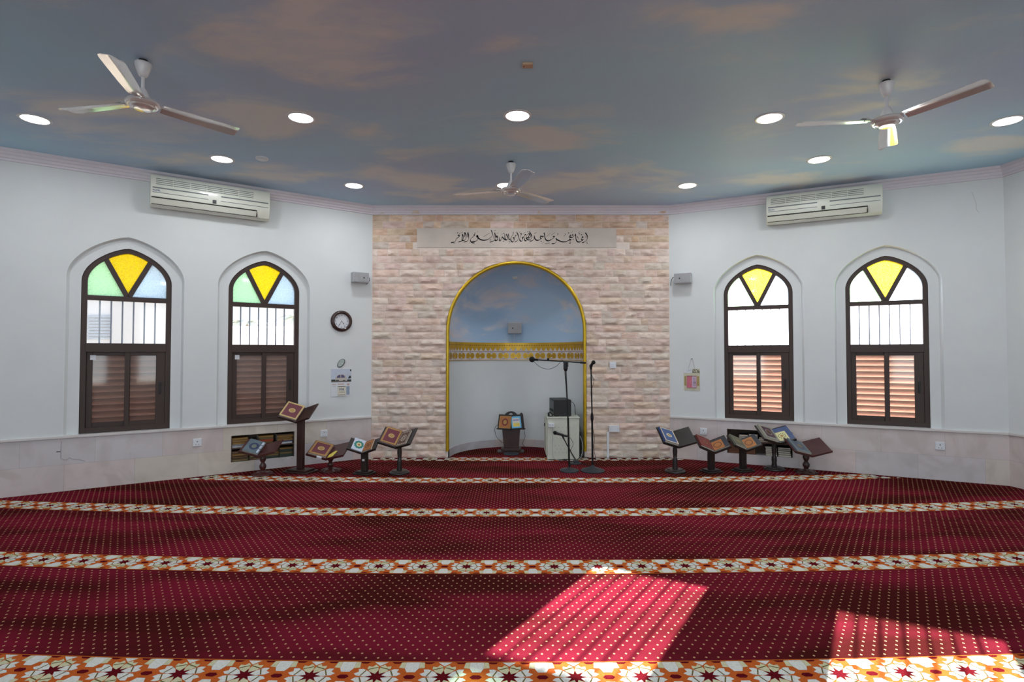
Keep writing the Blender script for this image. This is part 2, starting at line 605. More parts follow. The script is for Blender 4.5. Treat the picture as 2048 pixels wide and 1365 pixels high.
def marble_mat():
    m, nt, out = new_mat('pink_marble_tiles')
    n, l = nt.nodes, nt.links
    b = pbsdf(nt, out)
    b.inputs['Roughness'].default_value = 0.33
    tc = n.new('ShaderNodeTexCoord')
    sw = n.new('ShaderNodeSeparateXYZ'); l.new(tc.outputs['Object'], sw.inputs[0])
    cb = n.new('ShaderNodeCombineXYZ')
    l.new(sw.outputs[0], cb.inputs[0]); l.new(sw.outputs[2], cb.inputs[1])
    br = n.new('ShaderNodeTexBrick')
    br.inputs['Scale'].default_value = 1.0
    br.inputs['Brick Width'].default_value = 0.58
    br.inputs['Row Height'].default_value = 0.2635
    br.inputs['Mortar Size'].default_value = 0.0012
    br.inputs['Bias'].default_value = 0.0
    br.inputs['Color1'].default_value = (0, 0, 0, 1); br.inputs['Color2'].default_value = (1, 1, 1, 1)
    br.inputs['Mortar'].default_value = (0.5, 0.5, 0.5, 1)
    br.offset = 0.42
    l.new(cb.outputs[0], br.inputs['Vector'])
    rp = n.new('ShaderNodeValToRGB')
    e = rp.color_ramp.elements
    e[0].position = 0.0; e[0].color = lin((206, 203, 206))
    e[1].position = 1.0; e[1].color = lin((210, 205, 194))
    for p, c in ((0.25, (212, 201, 198)), (0.5, (200, 199, 203)), (0.75, (214, 205, 195))):
        k = e.new(p); k.color = lin(c)
    l.new(br.outputs['Color'], rp.inputs[0])
    nz = n.new('ShaderNodeTexNoise'); nz.inputs['Scale'].default_value = 2.2; nz.inputs['Detail'].default_value = 6; nz.inputs['Distortion'].default_value = 2.2
    l.new(tc.outputs['Object'], nz.inputs['Vector'])
    vr = n.new('ShaderNodeValToRGB')
    vr.color_ramp.elements[0].position = 0.36; vr.color_ramp.elements[0].color = (0.93, 0.90, 0.88, 1)
    vr.color_ramp.elements[1].position = 0.56; vr.color_ramp.elements[1].color = (1.04, 1.02, 1.02, 1)
    l.new(nz.outputs['Fac'], vr.inputs[0])
    mu = n.new('ShaderNodeMix'); mu.data_type = 'RGBA'; mu.blend_type = 'MULTIPLY'; mu.inputs[0].default_value = 1.0
    l.new(rp.outputs[0], mu.inputs[6]); l.new(vr.outputs[0], mu.inputs[7])
    jo = n.new('ShaderNodeMix'); jo.data_type = 'RGBA'
    l.new(br.outputs['Fac'], jo.inputs[0]); l.new(mu.outputs[2], jo.inputs[6]); jo.inputs[7].default_value = lin((176, 168, 164))
    l.new(jo.outputs[2], b.inputs['Base Color'])
    return m


M_marble = marble_mat()
M_ledge = mat('pale_marble_ledge', (214, 210, 208), 0.35, var=0.05, scale=6)


def stone_mat():
    m, nt, out = new_mat('split_face_stone')
    n, l = nt.nodes, nt.links
    b = pbsdf(nt, out)
    b.inputs['Roughness'].default_value = 0.85
    b.inputs['Specular IOR Level'].default_value = 0.2
    at = n.new('ShaderNodeAttribute'); at.attribute_name = 'stone_tint'
    tc = n.new('ShaderNodeTexCoord')
    mp = n.new('ShaderNodeMapping'); mp.inputs['Scale'].default_value = (1, 1, 2.5)
    l.new(tc.outputs['Object'], mp.inputs[0])
    nz = n.new('ShaderNodeTexNoise'); nz.inputs['Scale'].default_value = 9; nz.inputs['Detail'].default_value = 6
    l.new(mp.outputs[0], nz.inputs['Vector'])
    rp = n.new('ShaderNodeValToRGB')
    rp.color_ramp.elements[0].position = 0.34; rp.color_ramp.elements[0].color = (0.84, 0.76, 0.70, 1)
    rp.color_ramp.elements[1].position = 0.60; rp.color_ramp.elements[1].color = (1.06, 1.05, 1.05, 1)
    l.new(nz.outputs['Fac'], rp.inputs[0])
    mu = n.new('ShaderNodeMix'); mu.data_type = 'RGBA'; mu.blend_type = 'MULTIPLY'; mu.inputs[0].default_value = 1.0
    l.new(at.outputs['Color'], mu.inputs[6]); l.new(rp.outputs[0], mu.inputs[7])
    l.new(mu.outputs[2], b.inputs['Base Color'])
    nb = n.new('ShaderNodeTexNoise'); nb.inputs['Scale'].default_value = 28; nb.inputs['Detail'].default_value = 6
    l.new(mp.outputs[0], nb.inputs['Vector'])
    bp = n.new('ShaderNodeBump'); bp.inputs['Strength'].default_value = 0.5; bp.inputs['Distance'].default_value = 0.012
    l.new(nb.outputs['Fac'], bp.inputs['Height']); l.new(bp.outputs[0], b.inputs['Normal'])
    return m


M_stone = stone_mat()
M_mortar = mat('pale_mortar', (232, 220, 210), 0.95, var=0.05)
M_panel = mat('text_panel_plaster', (210, 200, 190), 0.85, var=0.09, scale=3)

# ------------------------------------------------------------------ room frames
aL, aR = R(34.2), R(26.8)
L0, R0 = (-1.86, 7.25), (2.09, 7.25)
FL = frame(L0, (cos(aL), sin(aL)), (-sin(aL), cos(aL)))
FR = frame(R0, (cos(aR), -sin(aR)), (sin(aR), cos(aR)))
FQ = frame((0, 7.25), (1, 0), (0, 1))
LEN_L, LEN_R = 3.9, 3.435
PL = FL @ Vector((-LEN_L, 0, 0))
PR = FR @ Vector((LEN_R, 0, 0))
BL = Vector((-6.0, REAR_Y, 0))
BR = Vector((6.0, REAR_Y, 0))


def arch(hw, spring, rise, z0, n=28, p=1.4, q=0.53):
    """pointed arch outline, anticlockwise seen from the room, starting bottom left"""
    pts = [(-hw, z0), (hw, z0)]
    top = []
    for i in range(n + 1):
        t = i / n
        x = cos(pi * t)
        x = -x
        top.append((x * hw, spring + rise * max(0.0, 1 - abs(x) ** p) ** q))
    return pts + top[::-1]


def shift(poly, u): return [(x + u, z) for x, z in poly]


# ------------------------------------------------------------------ floor, carpet, ceiling
fp = [(-6.3, REAR_Y - 0.3), (6.3, REAR_Y - 0.3), (PR.x + 0.3, PR.y + 0.1), (R0[0] + 0.1, 7.5), (1.2, 8.6), (-1.1, 8.6), (L0[0] - 0.1, 7.5), (PL.x - 0.3, PL.y + 0.1)]
mb = MB()
mb.add([(x, y, -0.012) for x, y in fp] + [(x, y, -0.2) for x, y in fp],
       [tuple(range(8)), tuple(range(15, 7, -1))] + [((i + 1) % 8, i, i + 8, (i + 1) % 8 + 8) for i in range(8)])
tag(obj('floor', mb, M_concrete), 'concrete floor slab under the red carpet', 'floor', kind='structure')

NX, NR = 0.056, 0.9                                    # niche centre x and radius
niche_arc = [(NX + NR * cos(pi * i / 24), 7.25 + NR * sin(pi * i / 24)) for i in range(25)]
cp = [(BL.x, BL.y), (BR.x, BR.y), (PR.x, PR.y), (R0[0], R0[1])] + niche_arc + [(L0[0], L0[1]), (PL.x, PL.y)]
mb = MB()
k = len(cp)
mb.add([(x, y, 0.0) for x, y in cp], [tuple(range(k))], mi=0)
mb.add([(x, y, -0.011) for x, y in cp] + [(x, y, 0.0) for x, y in cp], [(i, (i + 1) % k, (i + 1) % k + k, i + k) for i in range(k)], mi=0)
CURV = 0.0125
PERIOD = 0.2808


def inside_room(x, y):
    if y < 7.25:
        ok = True
        for F, sgn in ((FL, 1), (FR, 1)):
            q = F.inverted() @ Vector((x, y, 0))
            if q.y > -0.012:
                ok = False
        return ok and abs(x) < 5.6
    return (x - NX) ** 2 + (y - 7.25) ** 2 < (NR - 0.02) ** 2


def band(y0, phase, z=0.0012):
    hw = 0.1175

    def P(x, y): return (x, y0 + y + CURV * x * x, z)
    # ground strip in short lengths
    xs = [-5.7 + 0.1 * i for i in range(115)]
    for a, b in zip(xs, xs[1:]):
        for lo, hi, mi, dz in ((-hw, hw, 1, 0.0), (hw - 0.006, hw, 5, 0.0006), (-hw, -hw + 0.006, 5, 0.0006)):
            q = [(a, lo), (b, lo), (b, hi), (a, hi)]
            if all(inside_room(*P(*c)[:2]) for c in q):
                mb.poly([(P(*c)[0], P(*c)[1], z + dz) for c in q], mi)

    def shape(cx, pts, mi, dz=0.0006):
        w = [P(cx + px, py) for px, py in pts]
        if all(inside_room(p[0], p[1]) for p in w):
            mb.poly([(p[0], p[1], z + dz) for p in w], mi)

    def polar(r, a): return (r * cos(R(a)), r * sin(R(a)))
    i0 = int(-5.8 / PERIOD)
    for i in range(i0, -i0 + 1):
        cx = phase + i * PERIOD
        if abs(cx) > 5.6:
            continue
        # eight petals round a dark eight-pointed star
        for kk in range(8):
            a = 22.5 + 45 * kk
            wht = kk in (0, 3, 4, 7)
            ro = 0.103 if wht else 0.092
            shape(cx, [polar(0.021, a), polar(0.050, a - 21.5), polar(ro * 0.84, a - 18), polar(ro, a - 10), polar(ro * 0.86, a), polar(ro, a + 10), polar(ro * 0.84, a + 18), polar(0.050, a + 21.5)], 2 if wht else 3)
            shape(cx, [polar(0.066, a - 18), polar(0.072, a - 18), polar(0.072, a + 18), polar(0.066, a + 18)], 6, 0.001)
        st = []
        for kk in range(16):
            st.append(polar(0.044 if kk % 2 == 0 else 0.022, 22.5 * kk))
        for kk in range(8):
            shape(cx, [(0, 0), st[(2 * kk - 1) % 16], st[2 * kk], st[2 * kk + 1]], 4, 0.0012)
        for s in (1, -1):
            shape(cx, [(-0.030, s * 0.109), (0.030, s * 0.109), (0, s * 0.079)][::s], 2)
            for dx in (-0.070, 0.070):
                shape(cx + dx, [(-0.024, s * 0.110), (0.024, s * 0.110), (0.012, s * 0.098), (-0.012, s * 0.098)][::s], 4)
            c2 = cx + PERIOD / 2
            shape(c2, [(-0.030, s * 0.109), (0.030, s * 0.109), (0.030, s * 0.062), (0.018, s * 0.034), (-0.018, s * 0.034), (-0.030, s * 0.062)][::s], 2)
            for q in (-1, 1):
                shape(c2, [(q * 0.031, s * 0.109), (q * 0.050, s * 0.107), (q * 0.056, s * 0.066), (q * 0.031, s * 0.062)], 3)
        c2 = cx + PERIOD / 2
        shape(c2, [(-0.026, 0), (-0.014, -0.014), (0.014, -0.014), (0.026, 0), (0.014, 0.014), (-0.014, 0.014)], 4)


for yb, ph in ((7.145, 0.058), (5.945, 0.049), (4.739, 0.062), (3.537, -0.010), (2.336, -0.012), (1.135, 0.02)):
    band(yb, ph)
carpet = obj('carpet', mb, M_carpet, recalc=False)
tag(carpet, 'wall to wall red prayer carpet with cream dots and white star borders', 'carpet')

mb = MB()
mb.add([(x, y, H) for x, y in fp] + [(x, y, H + 0.2) for x, y in fp],
       [tuple(range(7, -1, -1)), tuple(range(8, 16))] + [(i, (i + 1) % 8, (i + 1) % 8 + 8, i + 8) for i in range(8)])
tag(obj('ceiling', mb, M_ceiling), 'ceiling painted as a dusky blue sky with peach clouds', 'ceiling', kind='structure')

# ------------------------------------------------------------------ walls
Z_SILL = 0.55
WIN_HW, WIN_SPR, WIN_RISE, WIN_Z0 = 0.393, 2.125, 0.362, 0.556
REC_HW, REC_SPR, REC_RISE = 0.508, 2.16, 0.44
WIN_L, WIN_R = (-2.648, -1.302), (1.062, 2.396)
ALC_L = (-1.655, -0.962, 0.119, 0.424)
ALC_R = (0.697, 1.434, 0.119, 0.424)
WALL_T = 0.22


def angled_wall(name, F, u0, u1, wins, alc, label):
    root = link(name, None, None, F)
    tag(root, label, 'wall', kind='structure')
    outer = [(u0, Z_SILL), (u1, Z_SILL), (u1, H), (u0, H)]
    rec = [shift(arch(REC_HW, REC_SPR, REC_RISE, Z_SILL + 0.0005), u) for u in wins]
    rec2 = [shift(arch(REC_HW - 0.02, REC_SPR, REC_RISE - 0.015, Z_SILL + 0.0005), u) for u in wins]
    win = [shift(arch(WIN_HW, WIN_SPR, WIN_RISE, Z_SILL + 0.0005), u) for u in wins]
    mb = MB()
    # front skin, cut by the wide recess, and the back slab, cut by the window itself
    def slab(hs, ya, yb):
        # split into pieces so that the holes touching the bottom edge stay simple
        cuts = [u0] + [(a + b) / 2 for a, b in zip(wins, wins[1:])] + [u1]
        for (c0, c1, h, u) in zip(cuts, cuts[1:], hs, wins):
            top = h[2:]                      # right springing over the apex to the left springing
            poly = [(c0, Z_SILL), (h[0][0], Z_SILL), *top[::-1][0:], (h[1][0], Z_SILL), (c1, Z_SILL), (c1, H), (c0, H)]
            mb.plate(poly, [], ya, yb)
    slab(rec, 0.0, 0.05)
    slab(win, 0.05, WALL_T)
    for h, h2 in zip(rec, rec2):             # sloped plaster return of the recess
        a, b = h[2:], h2[2:]
        a = [(h[1][0], Z_SILL)] + a + [(h[0][0], Z_SILL)]
        b = [(h2[1][0], Z_SILL)] + b + [(h2[0][0], Z_SILL)]
        n = len(a)
        mb.add([(p[0], 0.002, p[1]) for p in a] + [(p[0], 0.0495, p[1]) for p in b], [(i, i + 1, i + 1 + n, i + n) for i in range(n - 1)])
    obj('plaster', mb, M_wall, root)
    # marble dado with the alcove opening
    mb = MB()
    a0, a1, z0, z1 = alc
    for x0, x1, zz0, zz1 in ((u0, a0, 0, Z_SILL - 0.025), (a1, u1, 0, Z_SILL - 0.025), (a0, a1, 0, z0), (a0, a1, z1, Z_SILL - 0.025)):
        mb.box(x0, x1, -0.004, WALL_T, zz0, zz1)
    obj('dado', mb, M_marble, root)
    mb = MB()
    mb.box(u0, u1, -0.022, WALL_T, Z_SILL - 0.025, Z_SILL)
    obj('ledge', mb, M_ledge, root, bevel=0.004)
    return root


angled_wall('wall_left', FL, -LEN_L - 0.1, 0.0, WIN_L, ALC_L, 'white angled wall with two arched windows left of the stone wall')
angled_wall('wall_right', FR, 0.0, LEN_R + 0.05, WIN_R, ALC_R, 'white angled wall with two arched windows right of the stone wall')


def side_wall(name, A, B, label):
    d = (B - A); d.z = 0
    n = d.normalized()
    F = Matrix(((n.x, -n.y, 0, A.x), (n.y, n.x, 0, A.y), (0, 0, 1, 0), (0, 0, 0, 1)))
    root = link(name, None, None, F)
    tag(root, label, 'wall', kind='structure')
    L = d.length
    mb = MB(); mb.box(0, L, 0.0, 0.22, Z_SILL, H); obj('plaster', mb, M_wall, root)
    mb = MB(); mb.box(0, L, -0.004, 0.22, 0, Z_SILL - 0.025); obj('dado', mb, M_marble, root)
    mb = MB(); mb.box(0, L, -0.022, 0.22, Z_SILL - 0.025, Z_SILL); obj('ledge', mb, M_ledge, root, bevel=0.004)


side_wall('wall_far_left', BL, PL, 'white side wall beyond the left angled wall')
side_wall('wall_far_right', PR, BR, 'white side wall at the right edge')

M_crack = mat('crack_grey', (96, 92, 96), 0.9)  # dark grey of the crack line and the tile chip
cr = [(-3.170, 0.498), (-3.172, 0.389), (-3.170, 0.325), (-3.146, 0.310), (-3.127, 0.305), (-3.104, 0.328), (-3.080, 0.310), (-3.029, 0.300), (-2.981, 0.280)]
mb = MB(); mb.tube([(u, -0.0042, z) for u, z in cr], 0.0016, 5); obj('tile_crack', mb, M_crack, bpy.data.objects['wall_left'])
mb = MB(); mb.prism([(-3.208, 0.391), (-3.176, 0.391), (-3.174, 0.400), (-3.204, 0.402)], -0.005, -0.003); obj('tile_chip', mb, M_crack, bpy.data.objects['wall_left'])
mb = MB(); mb.tube([(u, -0.0002, z) for u, z in ((3.172, 3.10), (3.191, 3.041), (3.210, 2.958), (3.209, 2.904), (3.230, 2.875))], 0.0012, 5); obj('plaster_crack', mb, mat('pale_crack', (170, 172, 172), 0.9), bpy.data.objects['wall_right'])

# unseen rear wall behind the camera, four unglazed openings added for the fill light
mb = MB()
xs = [-6.3]
for c, w in REAR_BAYS:
    xs += [c - w / 2, c + w / 2]
xs.append(6.3)
for i in range(0, len(xs), 2):
    mb.box(xs[i], xs[i + 1], REAR_Y - 0.22, REAR_Y, 0, H)
for c, w in REAR_BAYS:
    mb.box(c - w / 2, c + w / 2, REAR_Y - 0.22, REAR_Y, 0, BAY_Z0)
    mb.box(c - w / 2, c + w / 2, REAR_Y - 0.22, REAR_Y, BAY_Z1, H)
tag(obj('wall_rear', mb, M_wall), 'unseen white rear wall with four tall openings added for fill light', 'wall', kind='structure')

# cornice
def cornice(name, F, u0, u1, m0, m1):
    prof = [(0, -0.108), (-0.018, -0.108), (-0.018, -0.088), (-0.03, -0.082), (-0.036, -0.058), (-0.05, -0.052), (-0.058, -0.03), (-0.075, -0.024), (-0.08, -0.002), (-0.08, 0.0), (0, 0.0)]
    vs = []
    for u, m in ((u0, m0), (u1, m1)):
        for y, z in prof:
            vs.append((u + m * y, y, H + z))
    n = len(prof)
    mb = MB()
    mb.add(vs, [(i, (i + 1) % n, (i + 1) % n + n, i + n) for i in range(n)] + [tuple(range(n)), tuple(range(2 * n - 1, n - 1, -1))])
    o = obj(name, mb, M_cornice, None, F)
    return o


tL, tR = math.tan(aL / 2), math.tan(aR / 2)
tag(cornice('trim_1', FL, -LEN_L, 0, 0, tL), 'stepped white cornice above the left windows', 'cornice', kind='structure')
tag(cornice('trim_2', FQ, L0[0], R0[0], -tL, tR), 'stepped white cornice above the stone wall', 'cornice', kind='structure')
tag(cornice('trim_3', FR, 0, LEN_R, -tR, 0.42), 'stepped white cornice above the right windows', 'cornice', kind='structure')
dn = (BR - PR).normalized()
F_FR = Matrix(((dn.x, -dn.y, 0, PR.x), (dn.y, dn.x, 0, PR.y), (0, 0, 1, 0), (0, 0, 0, 1)))
tag(cornice('trim_4', F_FR, 0, 10.0, -0.42, 0), 'stepped white cornice on the far right side wall', 'cornice', kind='structure')
dn = (PL - BL).normalized()
F_FL = Matrix(((dn.x, -dn.y, 0, BL.x), (dn.y, dn.x, 0, BL.y), (0, 0, 1, 0), (0, 0, 0, 1)))
tag(cornice('trim_5', F_FL, 0, (PL - BL).length, 0, 0), 'stepped white cornice on the far left side wall', 'cornice', kind='structure')

# ------------------------------------------------------------------ stone wall with the prayer niche
A_SPR = 1.675


def niche_outline(r=NR, n=40, z0=0.0):
    return [(NX + r, z0)] + [(NX + r * cos(pi * i / n), A_SPR + r * sin(pi * i / n)) for i in range(n + 1)] + [(NX - r, z0)]


root_q = link('wall_front', None, None, FQ)
tag(root_q, 'pink split stone wall around the arched niche', 'wall', kind='structure')
mb = MB()
no = niche_outline()
poly = [(L0[0] - 0.1, 0), *no[::-1], (R0[0] + 0.1, 0), (R0[0] + 0.1, H), (L0[0] - 0.1, H)]
mb.plate(poly, [], 0.0, 0.1)
obj('mortar_bed', mb, M_mortar, root_q)

PANEL = (-1.262, 1.386, 2.783, 3.043)
mb = MB()
tints = []
TINTS = [(230, 213, 202), (226, 209, 198), (234, 220, 208), (220, 203, 192), (228, 214, 204), (222, 213, 200), (232, 209, 196), (218, 208, 198), (226, 205, 198), (236, 222, 211), (222, 204, 186)]
from mathutils import noise as mnoise


def stone(x0, x1, z0, z1):
    g = 0.0035
    x0 += g; x1 -= g; z0 += g; z1 -= g
    if x1 - x0 < 0.02:
        return
    nx = max(4, int((x1 - x0) / 0.022))
    nz = 6
    c = list(lin(rnd.choice(TINTS))[:3])
    f = rnd.uniform(0.94, 1.06)
    c = [min(1, v * f) for v in c]
    if z0 > 2.75 and rnd.random() < 0.7:
        c = [c[0] * 0.95, c[1] * 0.86, c[2] * 0.74]  # top rows browner: shade below the cornice put into the stone colour
    bulge = rnd.choice((0.010, 0.018, 0.026, 0.036))
    sd = rnd.uniform(0, 100)
    base = len(mb.v)
    rows = []
    Rn = NR + 0.028
    for j in range(nz + 1):
        for i in range(nx + 1):
            x = x0 + (x1 - x0) * i / nx
            z = z0 + (z1 - z0) * j / nz
            u, v = i / nx, j / nz
            e = min(1.0, 4.5 * min(u, 1 - u) * (x1 - x0) / 0.2, 2.6 * min(v, 1 - v) + 0.05)
            n1_ = mnoise.noise(Vector((x * 7 + sd, z * 13, sd)))
            n2_ = 1 - 2.2 * abs(mnoise.noise(Vector((x * 10, z * 24 + sd, 1.7))))
            n3_ = mnoise.noise(Vector((x * 38, z * 60, sd)))
            y = -0.005 - bulge * max(0.0, e) * max(0.12, 0.45 + 0.55 * n1_ + 0.42 * n2_ * (1.25 - v) + 0.22 * n3_)
            y = min(-0.003, y)
            # keep the arch clear
            dx = x - NX
            if z < A_SPR:
                if abs(dx) < Rn:
                    if abs(dx) > Rn - 0.14:
                        x = NX + math.copysign(Rn, dx)
                    else:
                        rows.append(None); continue
            else:
                rr = math.hypot(dx, z - A_SPR)
                if rr < Rn:
                    if rr > Rn - 0.14:
                        x = NX + dx / rr * Rn; z = A_SPR + (z - A_SPR) / rr * Rn
                    else:
                        rows.append(None); continue
            rows.append((x, y, z))
    idx = {}
    vs = []
    for q, p in enumerate(rows):
        if p is not None:
            idx[q] = len(vs); vs.append(p)
    fs = []
    for j in range(nz):
        for i in range(nx):
            q = (j * (nx + 1) + i, j * (nx + 1) + i + 1, (j + 1) * (nx + 1) + i + 1, (j + 1) * (nx + 1) + i)
            if all(k in idx for k in q):
                pp = [vs[idx[k]] for k in q]
                ar = abs(sum(pp[a][0] * pp[(a + 1) % 4][2] - pp[(a + 1) % 4][0] * pp[a][2] for a in range(4))) / 2
                if ar > 1e-6:
                    fs.append(tuple(idx[k] for k in q))
    # rim back to the mortar
    rim = [i for i in range(nx + 1)] + [j * (nx + 1) + nx for j in range(1, nz + 1)] + [nz * (nx + 1) + i for i in range(nx - 1, -1, -1)] + [j * (nx + 1) for j in range(nz - 1, 0, -1)]
    for a, b in zip(rim, rim[1:] + rim[:1]):
        if a in idx and b in idx:
            va, vb = vs[idx[a]], vs[idx[b]]
            o = len(vs)
            vs += [(va[0], 0.0005, va[2]), (vb[0], 0.0005, vb[2])]
            fs.append((idx[b], idx[a], o, o + 1))
    if fs:
        mb.add(vs, fs)
        tints.extend([c] * len(fs))


ROWH = (H - 0.108) / 35.0
for rI in range(36):
    z0 = rI * ROWH
    z1 = min(z0 + ROWH, H)
    x = L0[0] + 0.004
    first = True
    while x < R0[0] - 0.01:
        w = rnd.choice((0.10, 0.14, 0.18, 0.22, 0.26, 0.30, 0.36))
        if first:
            w *= rnd.uniform(0.4, 1); first = False
        x1 = min(x + w, R0[0] - 0.004)
        if R0[0] - x1 < 0.06:
            x1 = R0[0] - 0.004
        px0, px1, pz0, pz1 = PANEL
        if z1 > pz0 + 0.005 and z0 < pz1 - 0.005 and x1 > px0 and x < px1:
            zz0, zz1 = z0, z1
            if z0 < pz0: zz1 = pz0
            elif z1 > pz1: zz0 = pz1
            else:
                if x < px0 - 0.03: stone(x, px0, z0, z1)
                if x1 > px1 + 0.03: stone(px1, x1, z0, z1)
                x = x1
                continue
            if zz1 - zz0 > 0.025: stone(x, x1, zz0, zz1)
        else:
            stone(x, x1, z0, z1)
        x = x1
stones = obj('stone_facing', mb, M_stone, root_q, smooth=35, recalc=False)
ca = stones.data.color_attributes.new('stone_tint', 'FLOAT_COLOR', 'CORNER')
vals = []
for p, c in zip(stones.data.polygons, tints):
    vals += [c[0], c[1], c[2], 1.0] * p.loop_total
ca.data.foreach_set('color', vals)

mb = MB()
mb.box(PANEL[0], PANEL[1], -0.012, 0.0, PANEL[2], PANEL[3])
obj('smooth_panel', mb, M_panel, root_q)

# niche shell: half cylinder below, quarter sphere above
mb = MB()
n = 48
vs, fs = [], []
zs = [0.0, 0.115, 1.27, 1.4, 1.53, A_SPR]
for z in zs:
    for i in range(n + 1):
        a = pi * i / n
        vs.append((NX + NR * cos(a), NR * sin(a), z))
mi = []
for j in range(len(zs) - 1):
    for i in range(n):
        a = j * (n + 1) + i
        fs.append((a, a + 1, a + n + 2, a + n + 1)); mi.append(1 if zs[j] >= 1.53 else 0)
o = len(vs)
nj = 20
for j in range(nj + 1):
    b = pi / 2 * j / nj
    for i in range(n + 1):
        a = pi * i / n
        vs.append((NX + NR * cos(a) * cos(b), NR * sin(a) * cos(b), A_SPR + NR * sin(b)))
# quarter sphere facing the room: sweep so that its rim is the arch
vs = vs[:o]
for j in range(nj + 1):
    ph = pi / 2 * j / nj                      # 0 at the rim plane, 90 deg at the back
    for i in range(n + 1):
        a = pi * i / n                        # around the arch
        vs.append((NX + NR * cos(a) * (1.0), NR * sin(a) * 0, 0))
vs = vs[:o]
for j in range(nj + 1):
    el = pi / 2 * j / nj                      # elevation
    for i in range(n + 1):
        a = pi * i / n
        vs.append((NX + NR * cos(a) * cos(el), NR * sin(a) * cos(el), A_SPR + NR * sin(el)))
for j in range(nj):
    for i in range(n):
        a = o + j * (n + 1) + i
        fs.append((a, a + 1, a + n + 2, a + n + 1)); mi.append(1)
mb.add(vs, fs)
mb.m = mi
niche = obj('niche_shell', mb, [M_wall, M_dome], root_q, smooth=60, recalc=False)
niche.data.flip_normals()
mb = MB()                                      # marble skirting along the curve
vs, fs = [], []
for r, z in ((NR - 0.0, 0.0), (NR - 0.018, 0.0), (NR - 0.018, 0.108), (NR - 0.004, 0.116)):
    for i in range(n + 1):
        a = pi * i / n
        vs.append((NX + r * cos(a), r * sin(a), z))
for j in range(3):
    for i in range(n):
        a = j * (n + 1) + i
        fs.append((a, a + 1, a + n + 2, a + n + 1))
mb.add(vs, fs)
obj('niche_skirting', mb, M_marble, root_q, smooth=40)

# gold ornament band round the niche
RB = NR - 0.014


def wrap(s, z, r=RB):
    a = pi - s / NR                            # s from the left edge along the wall
    return (NX + r * cos(a), r * sin(a), z)


mb = MB()
LS = pi * NR


def strip(z0, z1, mi, r):
    for i in range(64):
        s0, s1 = LS * i / 64, LS * (i + 1) / 64
        mb.poly([wrap(s0, z0, r), wrap(s1, z0, r), wrap(s1, z1, r), wrap(s0, z1, r)], mi)


def wpoly(pts, mi, r):
    mb.poly([wrap(s, z, r) for s, z in pts if True], mi)


strip(1.282, 1.512, 1, RB)
strip(1.470, 1.535, 0, RB - 0.006)
strip(1.277, 1.284, 0, RB - 0.003)
strip(1.403, 1.407, 2, RB - 0.003)
# under lip so that the band has thickness
for i in range(64):
    s0, s1 = LS * i / 64, LS * (i + 1) / 64
    mb.poly([wrap(s0, 1.277, NR), wrap(s1, 1.277, NR), wrap(s1, 1.277, RB - 0.003), wrap(s0, 1.277, RB - 0.003)], 0)
    mb.poly([wrap(s0, 1.535, RB - 0.006), wrap(s1, 1.535, RB - 0.006), wrap(s1, 1.535, NR), wrap(s0, 1.535, NR)], 0)
ns = 74
for i in range(ns):                            # fine teeth
    s0, s1 = LS * i / ns, LS * (i + 1) / ns
    wpoly([(s0 + 0.006, 1.490), (s1 - 0.006, 1.490), ((s0 + s1) / 2, 1.507)], 2, RB - 0.0068)
strip(1.462, 1.474, 0, RB - 0.005)
ns = 36
for i in range(ns):                            # broad stepped teeth
    s0, s1 = LS * i / ns, LS * (i + 1) / ns
    w = s1 - s0
    wpoly([(s0, 1.466), (s0 + 0.12 * w, 1.445), (s0 + 0.36 * w, 1.418), (s0 + 0.64 * w, 1.418), (s0 + 0.88 * w, 1.445), (s1, 1.466)][::-1], 0, RB - 0.004)
ns = 15
for i in range(ns):                            # dumbbell ornaments
    s0 = LS * i / ns
    w = LS / ns
    zc = 1.344
    for cx in (0.27, 0.73):
        c = s0 + cx * w
        pts = [(c + 0.040 * cos(2 * pi * t / 16), zc + 0.043 * sin(2 * pi * t / 16)) for t in range(16)]
        for t in range(16):
            wpoly([(c, zc), pts[t], pts[(t + 1) % 16]], 0, RB - 0.004)
        for dx, dz in ((-0.014, 0), (0.014, 0), (0, 0.017), (0, -0.017)):
            wpoly([(c + dx - 0.006, zc + dz), (c + dx, zc + dz - 0.007), (c + dx + 0.006, zc + dz), (c + dx, zc + dz + 0.007)], 2, RB - 0.006)
    wpoly([(s0 + 0.40 * w, zc - 0.018), (s0 + 0.60 * w, zc - 0.018), (s0 + 0.60 * w, zc + 0.018), (s0 + 0.40 * w, zc + 0.018)], 0, RB - 0.004)
    for zz in (zc + 0.045, zc - 0.045):
        for dx in (0.44, 0.56):
            c = s0 + dx * w
            wpoly([(c - 0.006, zz - 0.005), (c + 0.006, zz - 0.005), (c + 0.006, zz + 0.005), (c - 0.006, zz + 0.005)], 2, RB - 0.004)
orn = obj('ornament_band', mb, [M_goldflat, M_ornwhite, mat('ornament_brown', (120, 88, 60), 0.7)], root_q, recalc=False)  # brown pattern: small triangles, lozenges and thin line

